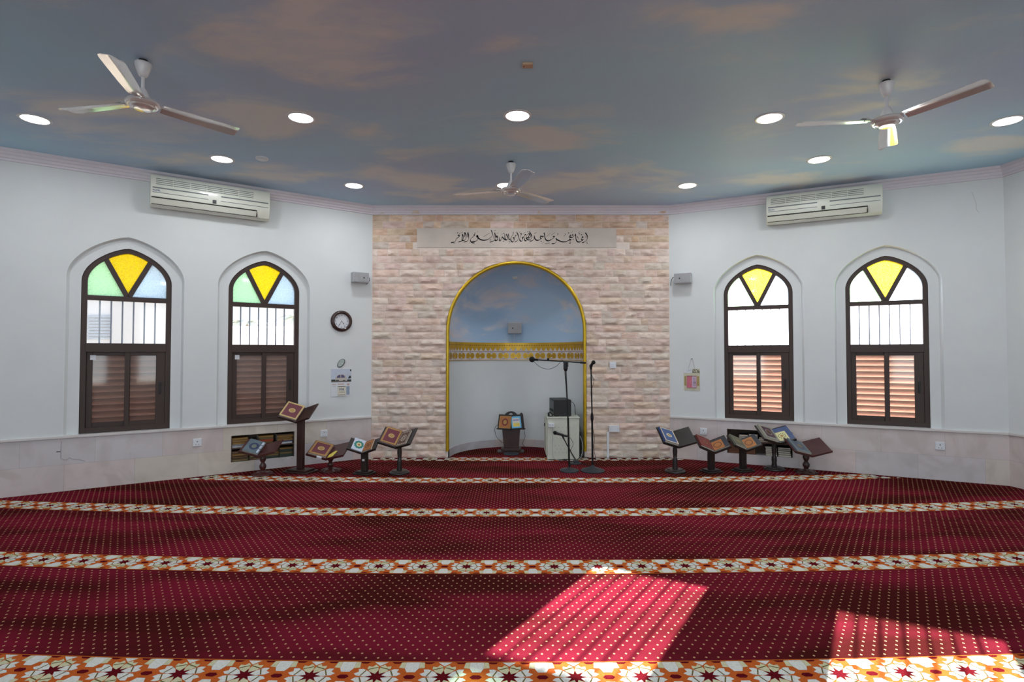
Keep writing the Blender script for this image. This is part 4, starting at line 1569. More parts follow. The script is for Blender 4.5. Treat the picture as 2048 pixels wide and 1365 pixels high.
# ------------------------------------------------------------------ wall clock
def clock():
    t = thing('wall_clock', 'round wall clock with dark brown rim on the left white wall', 'clock', FL @ T(-0.402, 0, 1.789))
    mb = MB()
    prof = [(0.094, -0.012), (0.096, -0.030), (0.108, -0.038), (0.124, -0.034), (0.135, -0.020), (0.137, 0.0), (0.094, 0.0)]
    n = 48
    vs, fs = [], []
    for r, y in prof:
        for i in range(n):
            a = 2 * pi * i / n
            vs.append((r * cos(a), y, r * sin(a)))
    for j in range(len(prof)):
        for i in range(n):
            a, b = j * n + i, j * n + (i + 1) % n
            c, d = ((j + 1) % len(prof)) * n + i, ((j + 1) % len(prof)) * n + (i + 1) % n
            fs.append((a, b, d, c))
    mb.add(vs, fs)
    obj('rim', mb, M_wood, t, smooth=40)
    mb = MB()
    mb.prism([(0.098 * cos(2 * pi * i / 48), 0.098 * sin(2 * pi * i / 48)) for i in range(48)], -0.012, -0.004)
    obj('dial', mb, M_paper, t)
    for i in range(1, 13):
        a = R(90 - 30 * i)
        text_mesh('numeral', str(i), 0.026, M_ink, t, T(0.078 * cos(a), -0.0126, 0.078 * sin(a)))
    for nm, ang, ln, w in (('hour_hand', 138, 0.050, 0.0035), ('minute_hand', 213, 0.070, 0.0028)):
        a = R(90 - ang)
        mb = MB()
        Mz = Matrix.Rotation(-a, 4, 'Y')
        mb.prism([(-0.008, -w / 2), (ln * 0.7, -w / 2), (ln * 0.8, -w * 1.5), (ln, 0), (ln * 0.8, w * 1.5), (ln * 0.7, w / 2), (-0.008, w / 2)], -0.0155, -0.014, Mz)
        obj(nm, mb, M_ink, t)
    return t


clock()


def rects(name, parent, items, m, y):
    o = None
    for x0, x1, z0, z1 in items:
        mb = MB(); mb.box(x0, x1, y, y + 0.0007, z0, z1)
        o = obj(name, mb, m, parent)
    return o


# left calendar: a sheet with a photograph of a domed house, and a tear-off pad below
t = thing('wall_calendar', 'white calendar with building photograph hanging below the wall clock', 'calendar', FL @ T(-0.399, 0, 1.003))
mb = MB(); mb.box(-0.131, 0.131, -0.006, 0.0, -0.176, 0.176); obj('backing_sheet', mb, M_paper, t)
ph = rects('photograph', t, [(-0.127, 0.127, 0.006, 0.172)], mat('photo_sky', (196, 206, 222), 0.5), -0.0072)
rects('photo_ground', ph, [(-0.127, 0.127, 0.006, 0.020)], mat('photo_paving', (120, 112, 108), 0.6), -0.008)
M_shrub = mat('photo_green', (54, 66, 60), 0.6)
rects('photo_shrub', ph, ((-0.127, -0.075, 0.018, 0.040), (0.075, 0.127, 0.014, 0.036), (-0.07, -0.03, 0.02, 0.034), (0.02, 0.05, 0.02, 0.03)), M_shrub, -0.0092)
for pl in ([(0.085, 0.045), (0.127, 0.055), (0.122, 0.082), (0.105, 0.086)], [(0.110, 0.150), (0.127, 0.140), (0.127, 0.165), (0.112, 0.166)]):
    mb = MB(); mb.prism(pl, -0.0088, -0.008); obj('photo_tree', mb, M_shrub, ph)
mb = MB()
mb.prism([(-0.075, 0.022), (0.07, 0.022), (0.07, 0.055), (0.055, 0.085), (0.03, 0.104), (-0.03, 0.104), (-0.058, 0.085), (-0.075, 0.055)], -0.0084, -0.0076)
obj('photo_house', mb, mat('photo_wall', (196, 190, 182), 0.6), ph)
mb = MB()
mb.prism([(-0.058, 0.060), (-0.012, 0.060), (-0.012, 0.098), (-0.035, 0.095), (-0.055, 0.078)], -0.0092, -0.0084)
mb.prism([(-0.002, 0.060), (0.045, 0.060), (0.042, 0.080), (0.022, 0.097), (-0.002, 0.098)], -0.0092, -0.0084)
obj('photo_windows', mb, mat('photo_purple', (92, 88, 128), 0.5), ph)
pad = MB(); pad.box(-0.045, 0.055, -0.016, -0.006, -0.170, -0.048)
pd = obj('tear_off_pad', pad, M_page, t)
rects('pad_binding', pd, [(-0.045, 0.055, -0.054, -0.047)], M_dark, -0.0168)
rects('pad_print', pd, [(-0.025, -0.012, -0.098, -0.072), (-0.004, 0.004, -0.098, -0.072), (0.012, 0.030, -0.098, -0.076), (-0.03, 0.042, -0.112, -0.108), (-0.03, 0.042, -0.130, -0.127), (-0.04, 0.05, -0.158, -0.154)], mat('pad_ink', (96, 110, 130), 0.6), -0.0168)
rects('printed_lines', t, [(-0.115, -0.065, -0.028, -0.018), (-0.045, 0.035, -0.028, -0.014), (0.075, 0.105, -0.04, -0.015), (-0.11, -0.07, -0.05, -0.046)], mat('pale_red_ink', (196, 168, 160), 0.6), -0.0068)
rects('printed_column', t, [(0.066, 0.108, -0.160, -0.052)], mat('pale_blue_ink', (150, 164, 184), 0.6), -0.0068)

# oval card hanging over it
t = thing('oval_ornament', 'small tilted oval ornament with dark rim above the left calendar', 'wall ornament', FL @ T(-0.402, -0.004, 1.250) @ Matrix.Rotation(R(38), 4, 'Y'))
mb = MB(); mb.prism([(0.038 * cos(2 * pi * i / 28), 0.062 * sin(2 * pi * i / 28)) for i in range(28)], -0.008, 0.002); obj('rim', mb, mat('dark_green_rim', (44, 54, 52), 0.4), t)
mb = MB(); mb.prism([(0.031 * cos(2 * pi * i / 28) - 0.003, 0.055 * sin(2 * pi * i / 28)) for i in range(28)], -0.010, -0.006); obj('face', mb, mat('pale_green_face', (178, 192, 188), 0.3, var=0.2, scale=60), t)

# right calendar
t = thing('wall_calendar', 'cream calendar with pink date pad hanging on a string by the right windows', 'calendar', FR @ T(0.277, 0, 1.035))
mb = MB(); mb.box(-0.100, 0.100, -0.005, 0.0, -0.142, 0.142); obj('backing_card', mb, mat('cream_card', (204, 202, 180), 0.6), t)
rects('title_strip', t, [(-0.098, 0.005, 0.085, 0.140)], M_paper, -0.0062)
rects('title_print', t, [(-0.05, -0.005, 0.122, 0.125), (-0.065, -0.005, 0.110, 0.113)], mat('grey_ink', (110, 126, 150), 0.6), -0.0070)
mb = MB()
for i in range(9):
    for j in range(4):
        if rnd.random() < 0.7:
            x0 = 0.008 + i * 0.010; z0 = 0.088 + j * 0.0125
            mb.box(x0, x0 + 0.0085, -0.0062, -0.0055, z0, z0 + 0.0105)
obj('printed_panel', mb, mat('olive_print', (96, 92, 78), 0.6), t)
rects('ochre_strips', t, [(-0.092, -0.07, -0.08, 0.045), (0.065, 0.092, -0.08, 0.045)], mat('ochre_print', (168, 150, 92), 0.6), -0.0062)
mb = MB(); mb.box(-0.062, 0.058, -0.014, -0.005, -0.105, 0.048)
pd = obj('date_pad', mb, mat('pink_paper', (206, 116, 134), 0.6), t)
rects('pad_binding', pd, [(-0.062, 0.058, 0.043, 0.050)], mat('maroon_binding', (110, 40, 48), 0.5), -0.0150)
rects('date_panel', pd, [(0.004, 0.054, -0.100, 0.042)], mat('lilac_paper', (206, 186, 208), 0.6), -0.0150)
rects('date_lines', pd, [(0.010, 0.050, -0.066, -0.063), (0.016, 0.044, -0.082, -0.079), (0.018, 0.042, -0.018, -0.015)], M_ink, -0.0158)
text_mesh('date_number', '18', 0.040, mat('violet_ink', (70, 64, 96), 0.5), pd, T(0.029, -0.0158, -0.040))
text_mesh('date_weekday', 'ID', 0.026, mat('violet_ink_b', (84, 78, 110), 0.5), pd, T(0.030, -0.0158, 0.010))
mb = MB(); mb.tube([(-0.045, -0.004, 0.138), (-0.005, -0.008, 0.268), (0.012, -0.008, 0.268), (0.040, -0.004, 0.138)], 0.0018, 6); obj('hanging_string', mb, M_grey_pl, t)
mb = MB(); mb.sphere((0.004, -0.010, 0.270), 0.007, 12); mb.tube([(0.004, 0.0, 0.27), (0.004, -0.01, 0.27)], 0.002, 6); obj('nail', mb, M_steel, t)

# ------------------------------------------------------------------ sockets, switch, cover plate, trunking
def socket(M, label, kind='socket', w=0.084, h=0.084):
    t = thing('wall_' + ('socket' if kind == 'socket' else 'switch'), label, 'socket' if kind == 'socket' else 'switch', M)
    mb = MB(); mb.box(-w / 2, w / 2, -0.012, 0.0, -h / 2, h / 2); obj('face_plate', mb, M_white_pl, t, bevel=0.004)
    if kind == 'socket':
        mb = MB()
        mb.box(-0.004, 0.004, -0.0128, -0.011, 0.004, 0.016)
        for s in (-1, 1):
            mb.box(s * 0.013 - 0.005, s * 0.013 + 0.005, -0.0128, -0.011, -0.024, -0.019)
        obj('pin_holes', mb, M_acdark, t)
        mb = MB(); mb.box(0.018, 0.03, -0.0155, -0.011, 0.012, 0.028); obj('rocker', mb, M_white_pl, t, bevel=0.001)
    else:
        for s in (-1, 1):
            mb = MB(); mb.box(s * 0.014 - 0.012, s * 0.014 + 0.012, -0.0155, -0.011, -0.022, 0.022); obj('rocker', mb, M_white_pl, t, bevel=0.002)
    return t


socket(FL @ T(-1.994, -0.004, 0.381), 'white power socket on the marble dado between the two left windows')
socket(FL @ T(-0.612, -0.004, 0.371), 'white power socket on the marble dado below the left calendar')
socket(FR @ T(0.416, -0.004, 0.374), 'white power socket on the marble dado below the pink calendar')
socket(FR @ T(2.855, -0.004, 0.371), 'white power socket on the marble dado below the rightmost window')
socket(FQ @ T(1.330, -0.026, 1.222), 'white rocker switch on the stone wall right of the niche', 'switch')
t = thing('cover_plate', 'blank white cover plate low on the stone wall right of the niche', 'cover plate', FQ @ T(1.341, -0.026, 0.384))
mb = MB(); mb.box(-0.068, 0.068, -0.016, 0.012, -0.042, 0.042); obj('lid', mb, M_white_pl, t, bevel=0.004)
mb = MB()
for s in (-1, 1): mb.lathe([(0.004, 0.0), (0.004, 0.002)], 10, T(s * 0.05, -0.016, 0) @ RX(90))
obj('screw', mb, M_grey_pl, t)
t = thing('cable_trunking', 'narrow white cable trunking running down below the cover plate', 'trunking', FQ @ T(1.259, -0.026, 0))
mb = MB(); mb.box(-0.013, 0.013, -0.014, 0.012, 0.008, 0.343); obj('channel', mb, M_white_pl, t, bevel=0.002)

# ------------------------------------------------------------------ books
def book(M, w, h, th, cover, label, design, group, spine='left', pages=True, cover2=None):
    """lies flat: x width, y height, z thickness; origin at its lower left corner"""
    t = thing('book', label, 'book', M, group)
    c = 0.0025
    mb = MB()
    mb.box(0, w, 0, h, 0, c)
    mb.box(0, w, 0, h, th - c, th)
    if spine == 'left': mb.box(0, c, 0, h, c, th - c)
    else: mb.box(w - c, w, 0, h, c, th - c)
    cv = obj('cover', mb, cover, t, bevel=0.0012)
    mb = MB()
    mb.box(c if spine == 'left' else 0.004, w - (0.004 if spine == 'left' else c), 0.004, h - 0.004, c, th - c)
    obj('page_block', mb, M_page, t)
    z = th

    def ring(x0, x1, y0, y1, b, m, dz, name):
        mb = MB()
        for a in ((x0, x1, y0, y0 + b), (x0, x1, y1 - b, y1), (x0, x0 + b, y0 + b, y1 - b), (x1 - b, x1, y0 + b, y1 - b)):
            mb.box(a[0], a[1], a[2], a[3], z, z + dz)
        obj(name, mb, m, cv)

    def disc(rx, ry, m, dz, name, cx=0.5, cy=0.5):
        mb = MB()
        vs = [(w * cx + rx * cos(2 * pi * i / 28), h * cy + ry * sin(2 * pi * i / 28)) for i in range(28)]
        mb.add([(x, y, z + dz) for x, y in vs] + [(x, y, z) for x, y in vs], [tuple(range(28))] + [(i, (i + 1) % 28, (i + 1) % 28 + 28, i + 28) for i in range(28)])
        obj(name, mb, m, cv)

    for op in design:
        if op[0] == 'ring':
            ring(op[1] * w, w - op[1] * w, op[1] * w, h - op[1] * w, op[2] * w, op[3], op[4] if len(op) > 4 else 0.0006, 'border')
        elif op[0] == 'disc':
            disc(op[1] * w, op[2] * w, op[3], op[4] if len(op) > 4 else 0.0008, 'medallion')
        elif op[0] == 'rect':
            x0, x1, y0, y1 = op[1]
            mb = MB(); mb.box(x0 * w, x1 * w, y0 * h, y1 * h, z, z + (op[3] if len(op) > 3 else 0.0006)); obj('label_panel', mb, op[2], cv)
        elif op[0] == 'discat':
            cx, cy, r = op[1]
            disc(r * w, r * w, op[2], op[3], 'medallion', cx, cy)
        elif op[0] == 'spots':                  # ring of small painted spots
            cx, cy, rr, nn, sr = op[1]
            mb = MB()
            for i in range(nn):
                a = 2 * pi * i / nn
                px, py = w * cx + rr * w * cos(a), h * cy + rr * w * sin(a)
                mb.lathe([(sr * w, z), (sr * w, z + op[3])], 10, T(px, py, 0))
            obj('rosette', mb, op[2], cv)
    return t


C_burg = mat('burgundy_leather', (104, 34, 50), 0.45, var=0.1)
C_navy = mat('navy_cloth', (46, 58, 92), 0.5, var=0.1)
C_slate = mat('slate_blue_cover', (92, 108, 118), 0.4, var=0.12)
C_red = mat('brick_red_leather', (116, 44, 44), 0.5, var=0.1)
C_olive = mat('olive_cloth', (104, 104, 88), 0.55, var=0.12)
C_char = mat('charcoal_cloth', (48, 52, 62), 0.55, var=0.1)
C_blue = mat('royal_blue_cloth', (54, 78, 132), 0.5, var=0.08)
C_lblue = mat('steel_blue_cloth', (74, 92, 134), 0.5, var=0.08)
C_brown = mat('brown_leather', (92, 62, 52), 0.5, var=0.15)
C_plum = mat('plum_cloth', (86, 58, 72), 0.5, var=0.1)
C_grey = mat('grey_border', (150, 150, 138), 0.5)
C_orange = mat('orange_brown_cover', (168, 108, 58), 0.5, var=0.1)
C_paleblue = mat('pale_blue_paper', (196, 206, 222), 0.5)
C_goldp = mat('gold_print', (174, 136, 76), 0.45, metal=0.2, var=0.12, scale=60)
C_goldl = mat('light_gold_print', (194, 170, 114), 0.45, metal=0.1, var=0.1, scale=90)
C_teal = mat('teal_print', (30, 128, 118), 0.5)
C_cream = mat('cream_print', (216, 212, 160), 0.5)
C_ivory = mat('ivory_print', (218, 212, 196), 0.5)
C_dkbrown = mat('dark_brown_print', (104, 60, 34), 0.5)
C_sky = mat('sky_blue_print', (110, 186, 226), 0.45)
C_yel = mat('yellow_print', (226, 206, 96), 0.5)
D_BURG = [('ring', 0.02, 0.10, C_goldp), ('ring', 0.045, 0.012, C_dkbrown, 0.001), ('disc', 0.185, 0.15, C_goldl), ('disc', 0.14, 0.11, C_goldp, 0.0012)]

# ------------------------------------------------------------------ folding V-shaped book rests
G_REST = 'wooden book rests standing along the walls'


def book_rest(kind, pos, yaw, tau, beta, w, l, base_yaw, wood, label, board=None):
    """two boards in a V on a post; returns frames of the left and right boards"""
    Ms = T(*pos) @ RZ(yaw) @ RX(tau)
    off = RZ(yaw) @ Vector((0, 0.5 * l * cos(R(tau)), 0))
    px, py = pos[0] + off.x, pos[1] + off.y
    zt = pos[2] + 0.5 * l * sin(R(tau)) - 0.012
    t = thing('book_rest', label, 'book stand', T(px, py, 0), G_REST)
    inv = T(px, py, 0).inverted()
    th = 0.016
    ML = Ms @ RY(beta)
    MR_ = Ms @ RY(-beta)
    for Mx, x0, x1 in ((ML, -w, 0.004), (MR_, -0.004, w)):
        mb = MB()
        mb.box(x0, x1, -0.006, l, -th, 0.0)
        bd = obj('board', mb, board or wood, t, inv @ Mx, bevel=0.003)
        mb = MB()
        mb.box(x0, x1, -0.016, -0.006, -th, 0.012)
        obj('lip', mb, board or wood, bd, bevel=0.002)
    # block under the valley
    mb = MB()
    mb.box(-0.03, 0.03, 0.25 * l, 0.8 * l, -0.05, -0.008, inv @ Ms)
    obj('valley_block', mb, wood, t, bevel=0.004)
    mb = MB()
    if kind == 'square':
        mb.box(-0.036, 0.036, -0.024, 0.024, 0.035, zt, RZ(base_yaw))
        obj('post', mb, wood, t, bevel=0.004)
        mb = MB(); mb.box(-0.105, 0.105, -0.085, 0.085, 0.0, 0.018, RZ(base_yaw)); mb.box(-0.085, 0.085, -0.066, 0.066, 0.018, 0.036, RZ(base_yaw))
        obj('base', mb, wood, t, bevel=0.006)
    elif kind == 'tall':
        mb.box(-0.038, 0.038, -0.026, 0.026, 0.038, zt, RZ(base_yaw))
        obj('post', mb, wood, t, bevel=0.004)
        mb = MB(); mb.box(-0.17, 0.17, -0.11, 0.11, 0.0, 0.018, RZ(base_yaw)); mb.box(-0.13, 0.13, -0.085, 0.085, 0.018, 0.038, RZ(base_yaw))
        obj('base', mb, wood, t, bevel=0.006)
    elif kind == 'turned':
        h = zt - 0.03
        mb.lathe([(0.030, 0.03), (0.031, 0.03 + 0.05 * h), (0.026, 0.03 + 0.16 * h), (0.030, 0.03 + 0.26 * h), (0.027, 0.03 + 0.30 * h), (0.030, 0.03 + 0.33 * h), (0.020, 0.03 + 0.38 * h), (0.024, 0.03 + 0.5 * h), (0.027, 0.03 + 0.62 * h), (0.020, 0.03 + 0.82 * h), (0.022, 0.03 + 0.9 * h), (0.030, zt)], 24)
        obj('post', mb, wood, t, smooth=50)
        mb = MB(); mb.lathe([(0.112, 0.0), (0.118, 0.008), (0.116, 0.018), (0.104, 0.024), (0.092, 0.028), (0.086, 0.038), (0.0, 0.042)], 36)
        obj('base', mb, wood, t, smooth=40)
    else:
        h = zt - 0.03
        mb.lathe([(0.040, 0.03), (0.022, 0.03 + 0.10 * h), (0.036, 0.03 + 0.22 * h), (0.038, 0.03 + 0.32 * h), (0.018, 0.03 + 0.45 * h), (0.034, 0.03 + 0.58 * h), (0.036, 0.03 + 0.68 * h), (0.018, 0.03 + 0.80 * h), (0.020, 0.03 + 0.9 * h), (0.038, zt)], 24)
        obj('post', mb, wood, t, smooth=60)
        mb = MB()
        star = [((0.128 if i % 2 == 0 else 0.098) * cos(2 * pi * i / 16), (0.128 if i % 2 == 0 else 0.098) * sin(2 * pi * i / 16)) for i in range(16)]
        Mr = RZ(base_yaw)
        mb.add([(x, y, 0) for x, y in star] + [(x, y, 0.016) for x, y in star] + [(x * 0.62, y * 0.62, 0.034) for x, y in star],
               [tuple(range(15, -1, -1)), tuple(range(32, 48))] + [(i, (i + 1) % 16, (i + 1) % 16 + 16, i + 16) for i in range(16)] + [(i + 16, (i + 1) % 16 + 16, (i + 1) % 16 + 32, i + 32) for i in range(16)], Mr)
        obj('base', mb, wood, t, bevel=0.003)
    return ML, MR_


EPS = 0.0006


def on_left(ML, w, bw, bh, gap=0.008): return ML @ T(-bw - gap, 0.0, EPS)
def on_right(MR_, gap=0.008): return MR_ @ T(gap, 0.0, EPS)


G_BK = 'books lying on the wooden book rests'
# left group, from the left
ML, MR_ = book_rest('baluster', (-2.828, 6.137, 0.231), -7, 31.8, 18, 0.222, 0.205, 12, M_woodred, 'low mahogany book rest on turned leg in front of the left book alcove')
book(on_left(ML, 0.222, 0.175, 0.195, 0.012), 0.175, 0.195, 0.022, C_slate, 'slate blue book with dark round medallion on the leftmost low book rest',
     [('ring', 0.0, 0.06, C_slate), ('disc', 0.30, 0.30, C_navy), ('disc', 0.15, 0.17, mat('slate_green_print', (110, 120, 104), 0.5), 0.0012), ('rect', (0.84, 1.0, 0.08, 0.36), C_paleblue), ('rect', (0.84, 1.0, 0.42, 0.66), C_paleblue), ('rect', (0.84, 1.0, 0.72, 0.95), C_paleblue)], G_BK)
ML, MR_ = book_rest('tall', (-2.472, 6.30, 0.592), -16, 41, 22, 0.225, 0.215, -18, M_wood, 'tall square posted book rest under the window left of the clock')
book(on_left(ML, 0.225, 0.205, 0.215, 0.004), 0.205, 0.215, 0.03, C_burg, 'burgundy book with gold border on the tall book rest', [('ring', 0.0, 0.085, C_goldl), ('ring', 0.075, 0.014, C_goldp, 0.001)] + D_BURG[2:], G_BK)
ML, MR_ = book_rest('baluster', (-2.13, 6.30, 0.168), -9, 29, 16, 0.235, 0.25, 30, M_woodred, 'low mahogany book rest with turned leg and white slip, right of the tall rest')
book(on_left(ML, 0.235, 0.215, 0.225, 0.002), 0.215, 0.225, 0.026, C_burg, 'burgundy book with gold border on the low mahogany rest right of the tall rest', D_BURG, G_BK)
mb = MB(); mb.add([(0, 0, 0), (0.075, 0.01, 0.004), (0.10, 0.10, 0.002), (0.06, 0.115, 0), (0.0, 0.06, 0)], [(0, 1, 2, 3, 4)])
mb.add([(0, 0, -0.0015), (0.075, 0.01, 0.0025), (0.10, 0.10, 0.0005), (0.06, 0.115, -0.0015), (0.0, 0.06, -0.0015)], [(4, 3, 2, 1, 0)])
tag(obj('paper_sheet', mb, C_yel, None, MR_ @ T(0.012, 0.002, 0.002)), 'yellow printed sheet beside the burgundy book on the low rest', 'paper')
mb = MB(); mb.box(-0.03, 0.03, -0.0192, -0.0174, -0.022, 0.012); mb.box(-0.03, 0.03, -0.0174, 0.0, 0.0125, 0.0137)
tag(obj('paper_slip', mb, M_paper, None, ML @ T(-0.075, 0, 0)), 'white paper slip hanging over the lip below the burgundy book', 'paper')
ML, MR_ = book_rest('square', (-1.688, 6.215, 0.248), -6, 38, 26, 0.185, 0.16, -20, M_woodblk, 'square posted dark book rest with small white tag, second from the stone wall')
book(on_left(ML, 0.185, 0.135, 0.165, 0.004), 0.135, 0.165, 0.014, C_paleblue, 'pale blue book with teal wreath cover',
     [('spots', (0.5, 0.5, 0.30, 10, 0.115), C_teal, 0.0008), ('spots', (0.5, 0.5, 0.14, 6, 0.09), C_cream, 0.0011), ('discat', (0.5, 0.5, 0.10), C_orange, 0.0014)], G_BK)
book(on_right(MR_, 0.006), 0.125, 0.15, 0.02, C_orange, 'orange brown book beside the pale blue wreath book', [('ring', 0.03, 0.03, C_dkbrown), ('spots', (0.5, 0.5, 0.28, 12, 0.06), C_dkbrown, 0.0008), ('discat', (0.5, 0.5, 0.14), C_dkbrown, 0.0008)], G_BK)
# white tag on the post of that rest
mb = MB(); mb.box(-0.016, 0.016, -0.0262, -0.0246, 0.148, 0.172)
tagM = T(-1.6815, 6.2785, 0) @ RZ(-20)
tag(obj('paper_tag', mb, M_paper, None, tagM), 'small white number tag on the dark square post', 'tag')
ML, MR_ = book_rest('turned', (-1.312, 6.215, 0.313), -16, 40, 22, 0.218, 0.232, 0, M_woodblk, 'slender turned dark book rest nearest the stone wall at the left')
book(on_left(ML, 0.218, 0.19, 0.225, 0.004), 0.19, 0.225, 0.026, C_burg, 'burgundy book with gold border on the slender turned rest by the stone wall', D_BURG, G_BK)
book(on_right(MR_, 0.006), 0.155, 0.20, 0.016, C_brown, 'brown book with ornate white scrollwork cover on the slender rest',
     [('ring', 0.03, 0.02, C_ivory), ('ring', 0.10, 0.015, C_ivory), ('disc', 0.24, 0.30, C_ivory), ('disc', 0.20, 0.26, C_brown, 0.0011), ('disc', 0.12, 0.16, C_ivory, 0.0014), ('disc', 0.08, 0.11, C_brown, 0.0017)], G_BK)
# right group, from the stone wall outwards
ML, MR_ = book_rest('turned', (1.898, 6.266, 0.310), 5, 33, 21, 0.208, 0.262, 0, M_woodblk, 'slender turned dark book rest nearest the stone wall at the right')
book(on_left(ML, 0.208, 0.19, 0.245, 0.006), 0.19, 0.245, 0.03, C_blue, 'blue book with white border and oval medallion', [('ring', 0.015, 0.03, C_goldp), ('ring', 0.05, 0.045, C_ivory), ('disc', 0.19, 0.15, C_ivory), ('disc', 0.14, 0.105, C_goldp, 0.0012)], G_BK)
ML, MR_ = book_rest('square', (2.305, 6.27, 0.244), -1, 25, 26, 0.196, 0.23, 22, M_woodblk, 'square posted dark book rest second from the stone wall at the right')
book(on_left(ML, 0.196, 0.18, 0.225, 0.004), 0.18, 0.225, 0.024, C_red, 'brick red book on the square rest below the pink calendar', [('ring', 0.03, 0.02, C_brown), ('ring', 0.09, 0.012, C_orange), ('disc', 0.17, 0.15, C_orange), ('disc', 0.13, 0.11, C_brown, 0.0012)], G_BK)
book(on_right(MR_, 0.004), 0.185, 0.185, 0.018, C_char, 'charcoal book with ochre square label beside the brick red book', [('rect', (0.03, 0.72, 0.02, 0.86), C_orange), ('discat', (0.37, 0.44, 0.26), C_dkbrown, 0.0010), ('discat', (0.37, 0.44, 0.20), C_orange, 0.0013)], G_BK)
ML, MR_ = book_rest('square', (2.698, 6.33, 0.257), 5, 28, 26, 0.186, 0.19, 22, M_woodblk, 'square posted dark book rest in front of the right book alcove')
book(on_left(ML, 0.186, 0.165, 0.19, 0.004), 0.165, 0.19, 0.026, C_olive, 'olive green book on the square rest before the right alcove', [('ring', 0.03, 0.03, C_grey), ('disc', 0.22, 0.2, mat('olive_gold_print', (136, 128, 90), 0.5))], G_BK)
book(on_right(MR_, 0.004), 0.18, 0.185, 0.018, C_char, 'charcoal book with ochre square label beside the olive green book', [('rect', (0.03, 0.72, 0.02, 0.86), C_orange), ('discat', (0.37, 0.44, 0.26), C_dkbrown, 0.0010), ('discat', (0.37, 0.44, 0.20), C_orange, 0.0013)], G_BK)
ML, MR_ = book_rest('turned', (3.094, 6.375, 0.332), 0, 28, 19, 0.196, 0.27, 0, M_woodblk, 'slender turned dark book rest in front of the right book alcove')
book(on_left(ML, 0.196, 0.182, 0.255, 0.004), 0.182, 0.255, 0.034, C_grey, 'grey bordered plum book on the slender turned rest before the right alcove', [('rect', (0.16, 0.84, 0.12, 0.88), C_plum), ('disc', 0.22, 0.30, C_grey, 0.0010), ('disc', 0.17, 0.24, C_brown, 0.0014)], G_BK)
book(on_right(MR_, 0.004), 0.185, 0.235, 0.018, C_lblue, 'steel blue book with pale square label on the slender rest before the right alcove', [('rect', (0.05, 0.70, 0.02, 0.68), C_cream), ('spots', (0.375, 0.36, 0.2, 12, 0.035), mat('green_print', (92, 104, 64), 0.5), 0.0010), ('discat', (0.375, 0.36, 0.09), C_goldp, 0.0010)], G_BK)
ML, MR_ = book_rest('baluster', (3.385, 6.21, 0.219), 5, 29, 17, 0.228, 0.245, 12, M_wood, 'low dark book rest with bare mahogany right board, farthest right', board=M_woodred)
book(on_left(ML, 0.228, 0.2, 0.225, 0.01), 0.2, 0.225, 0.022, C_slate, 'slate grey book with oval ornament on the farthest right book rest', [('ring', 0.02, 0.04, C_grey), ('disc', 0.3, 0.34, mat('grey_blue_print', (86, 92, 112), 0.5)), ('disc', 0.17, 0.15, mat('dull_gold_print', (126, 112, 82), 0.5), 0.0012)], G_BK)

# ------------------------------------------------------------------ book alcoves in the dado
def alcove(F, alc, label):
    a0, a1, z0, z1 = alc
    t = thing('wall_alcove', label, 'bookshelf', F)
    d = 0.215
    Mi = mat('alcove_lining', (92, 76, 66), 0.7, var=0.15)
    g = 0.001
    mb = MB(); mb.box(a0 - 0.001, a1 + 0.001, d, d + 0.012, z0 - 0.001, z1 + 0.001); obj('back_panel', mb, Mi, t)
    mb = MB(); mb.box(a0 + g, a0 + 0.009, 0.003, d, z0, z1); obj('side_panel', mb, Mi, t)
    mb = MB(); mb.box(a1 - 0.009, a1 - g, 0.003, d, z0, z1); obj('side_panel', mb, Mi, t)
    mb = MB(); mb.box(a0 + 0.01, a1 - 0.01, 0.006, d, z0 + 0.150, z0 + 0.163); obj('shelf', mb, Mi, t)
    return t


alcove(FL, ALC_L, 'recessed bookshelf low in the left marble dado, packed with gold spined books')
alcove(FR, ALC_R, 'recessed bookshelf low in the right marble dado, books with white page edges')

SPINES = {'brown gilt': (112, 84, 44), 'dark brown': (70, 50, 38), 'dull gold': (142, 108, 48), 'olive': (84, 78, 50), 'grey': (124, 126, 130), 'white': (196, 200, 206), 'blue': (66, 76, 112), 'red orange': (176, 72, 44),
          'maroon': (92, 44, 42), 'black': (30, 30, 32), 'dark green': (48, 60, 52), 'dark blue': (44, 52, 74)}
SP_M = {k: mat('spine_' + k.replace(' ', '_'), v, 0.5, var=0.18, scale=40) for k, v in SPINES.items()}
ORD = ['bottom', 'second', 'third', 'fourth', 'fifth', 'sixth', 'seventh', 'topmost']


def stack(F, u0, u1, zb, items, where, group, pages_out=False):
    z = zb + 0.0004
    nn = len(items)
    for i, (colr, th) in enumerate(items):
        j = rnd.uniform(-0.004, 0.004)
        w = (u1 - u0) * rnd.uniform(0.94, 1.0)
        y0 = 0.012 + rnd.uniform(0, 0.012)
        place = 'bottom' if i == 0 else ('topmost' if i == nn - 1 else ORD[i] + ' from bottom')
        lb = '%s book, %s, %s' % (colr, place, where)
        mb = MB()
        c = 0.0022
        D = 0.165
        mb.box(0, w, 0, D, 0, c, mi=0); mb.box(0, w, 0, D, th - c, th, mi=0)
        if pages_out:
            mb.box(0.002, w - 0.002, 0.003, D - c, c, th - c, mi=1)
            mb.box(0, w, D - c, D, c, th - c, mi=0)
        else:
            mb.box(0, w, 0, c, c, th - c, mi=0)
            mb.box(0.003, w - 0.003, c, D - 0.003, c, th - c, mi=1)
            if colr in ('brown gilt', 'dull gold', 'dark brown', 'olive'):     # gilt lines along the spine
                mb.box(w * 0.06, w * 0.94, -0.0006, 0, th * 0.42, th * 0.58, mi=2)
        o = obj('book', mb, [SP_M[colr], M_page, C_goldp], None, F @ T(u0 + j, y0, z))
        tag(o, lb, 'book', group)
        z += th + 0.0004


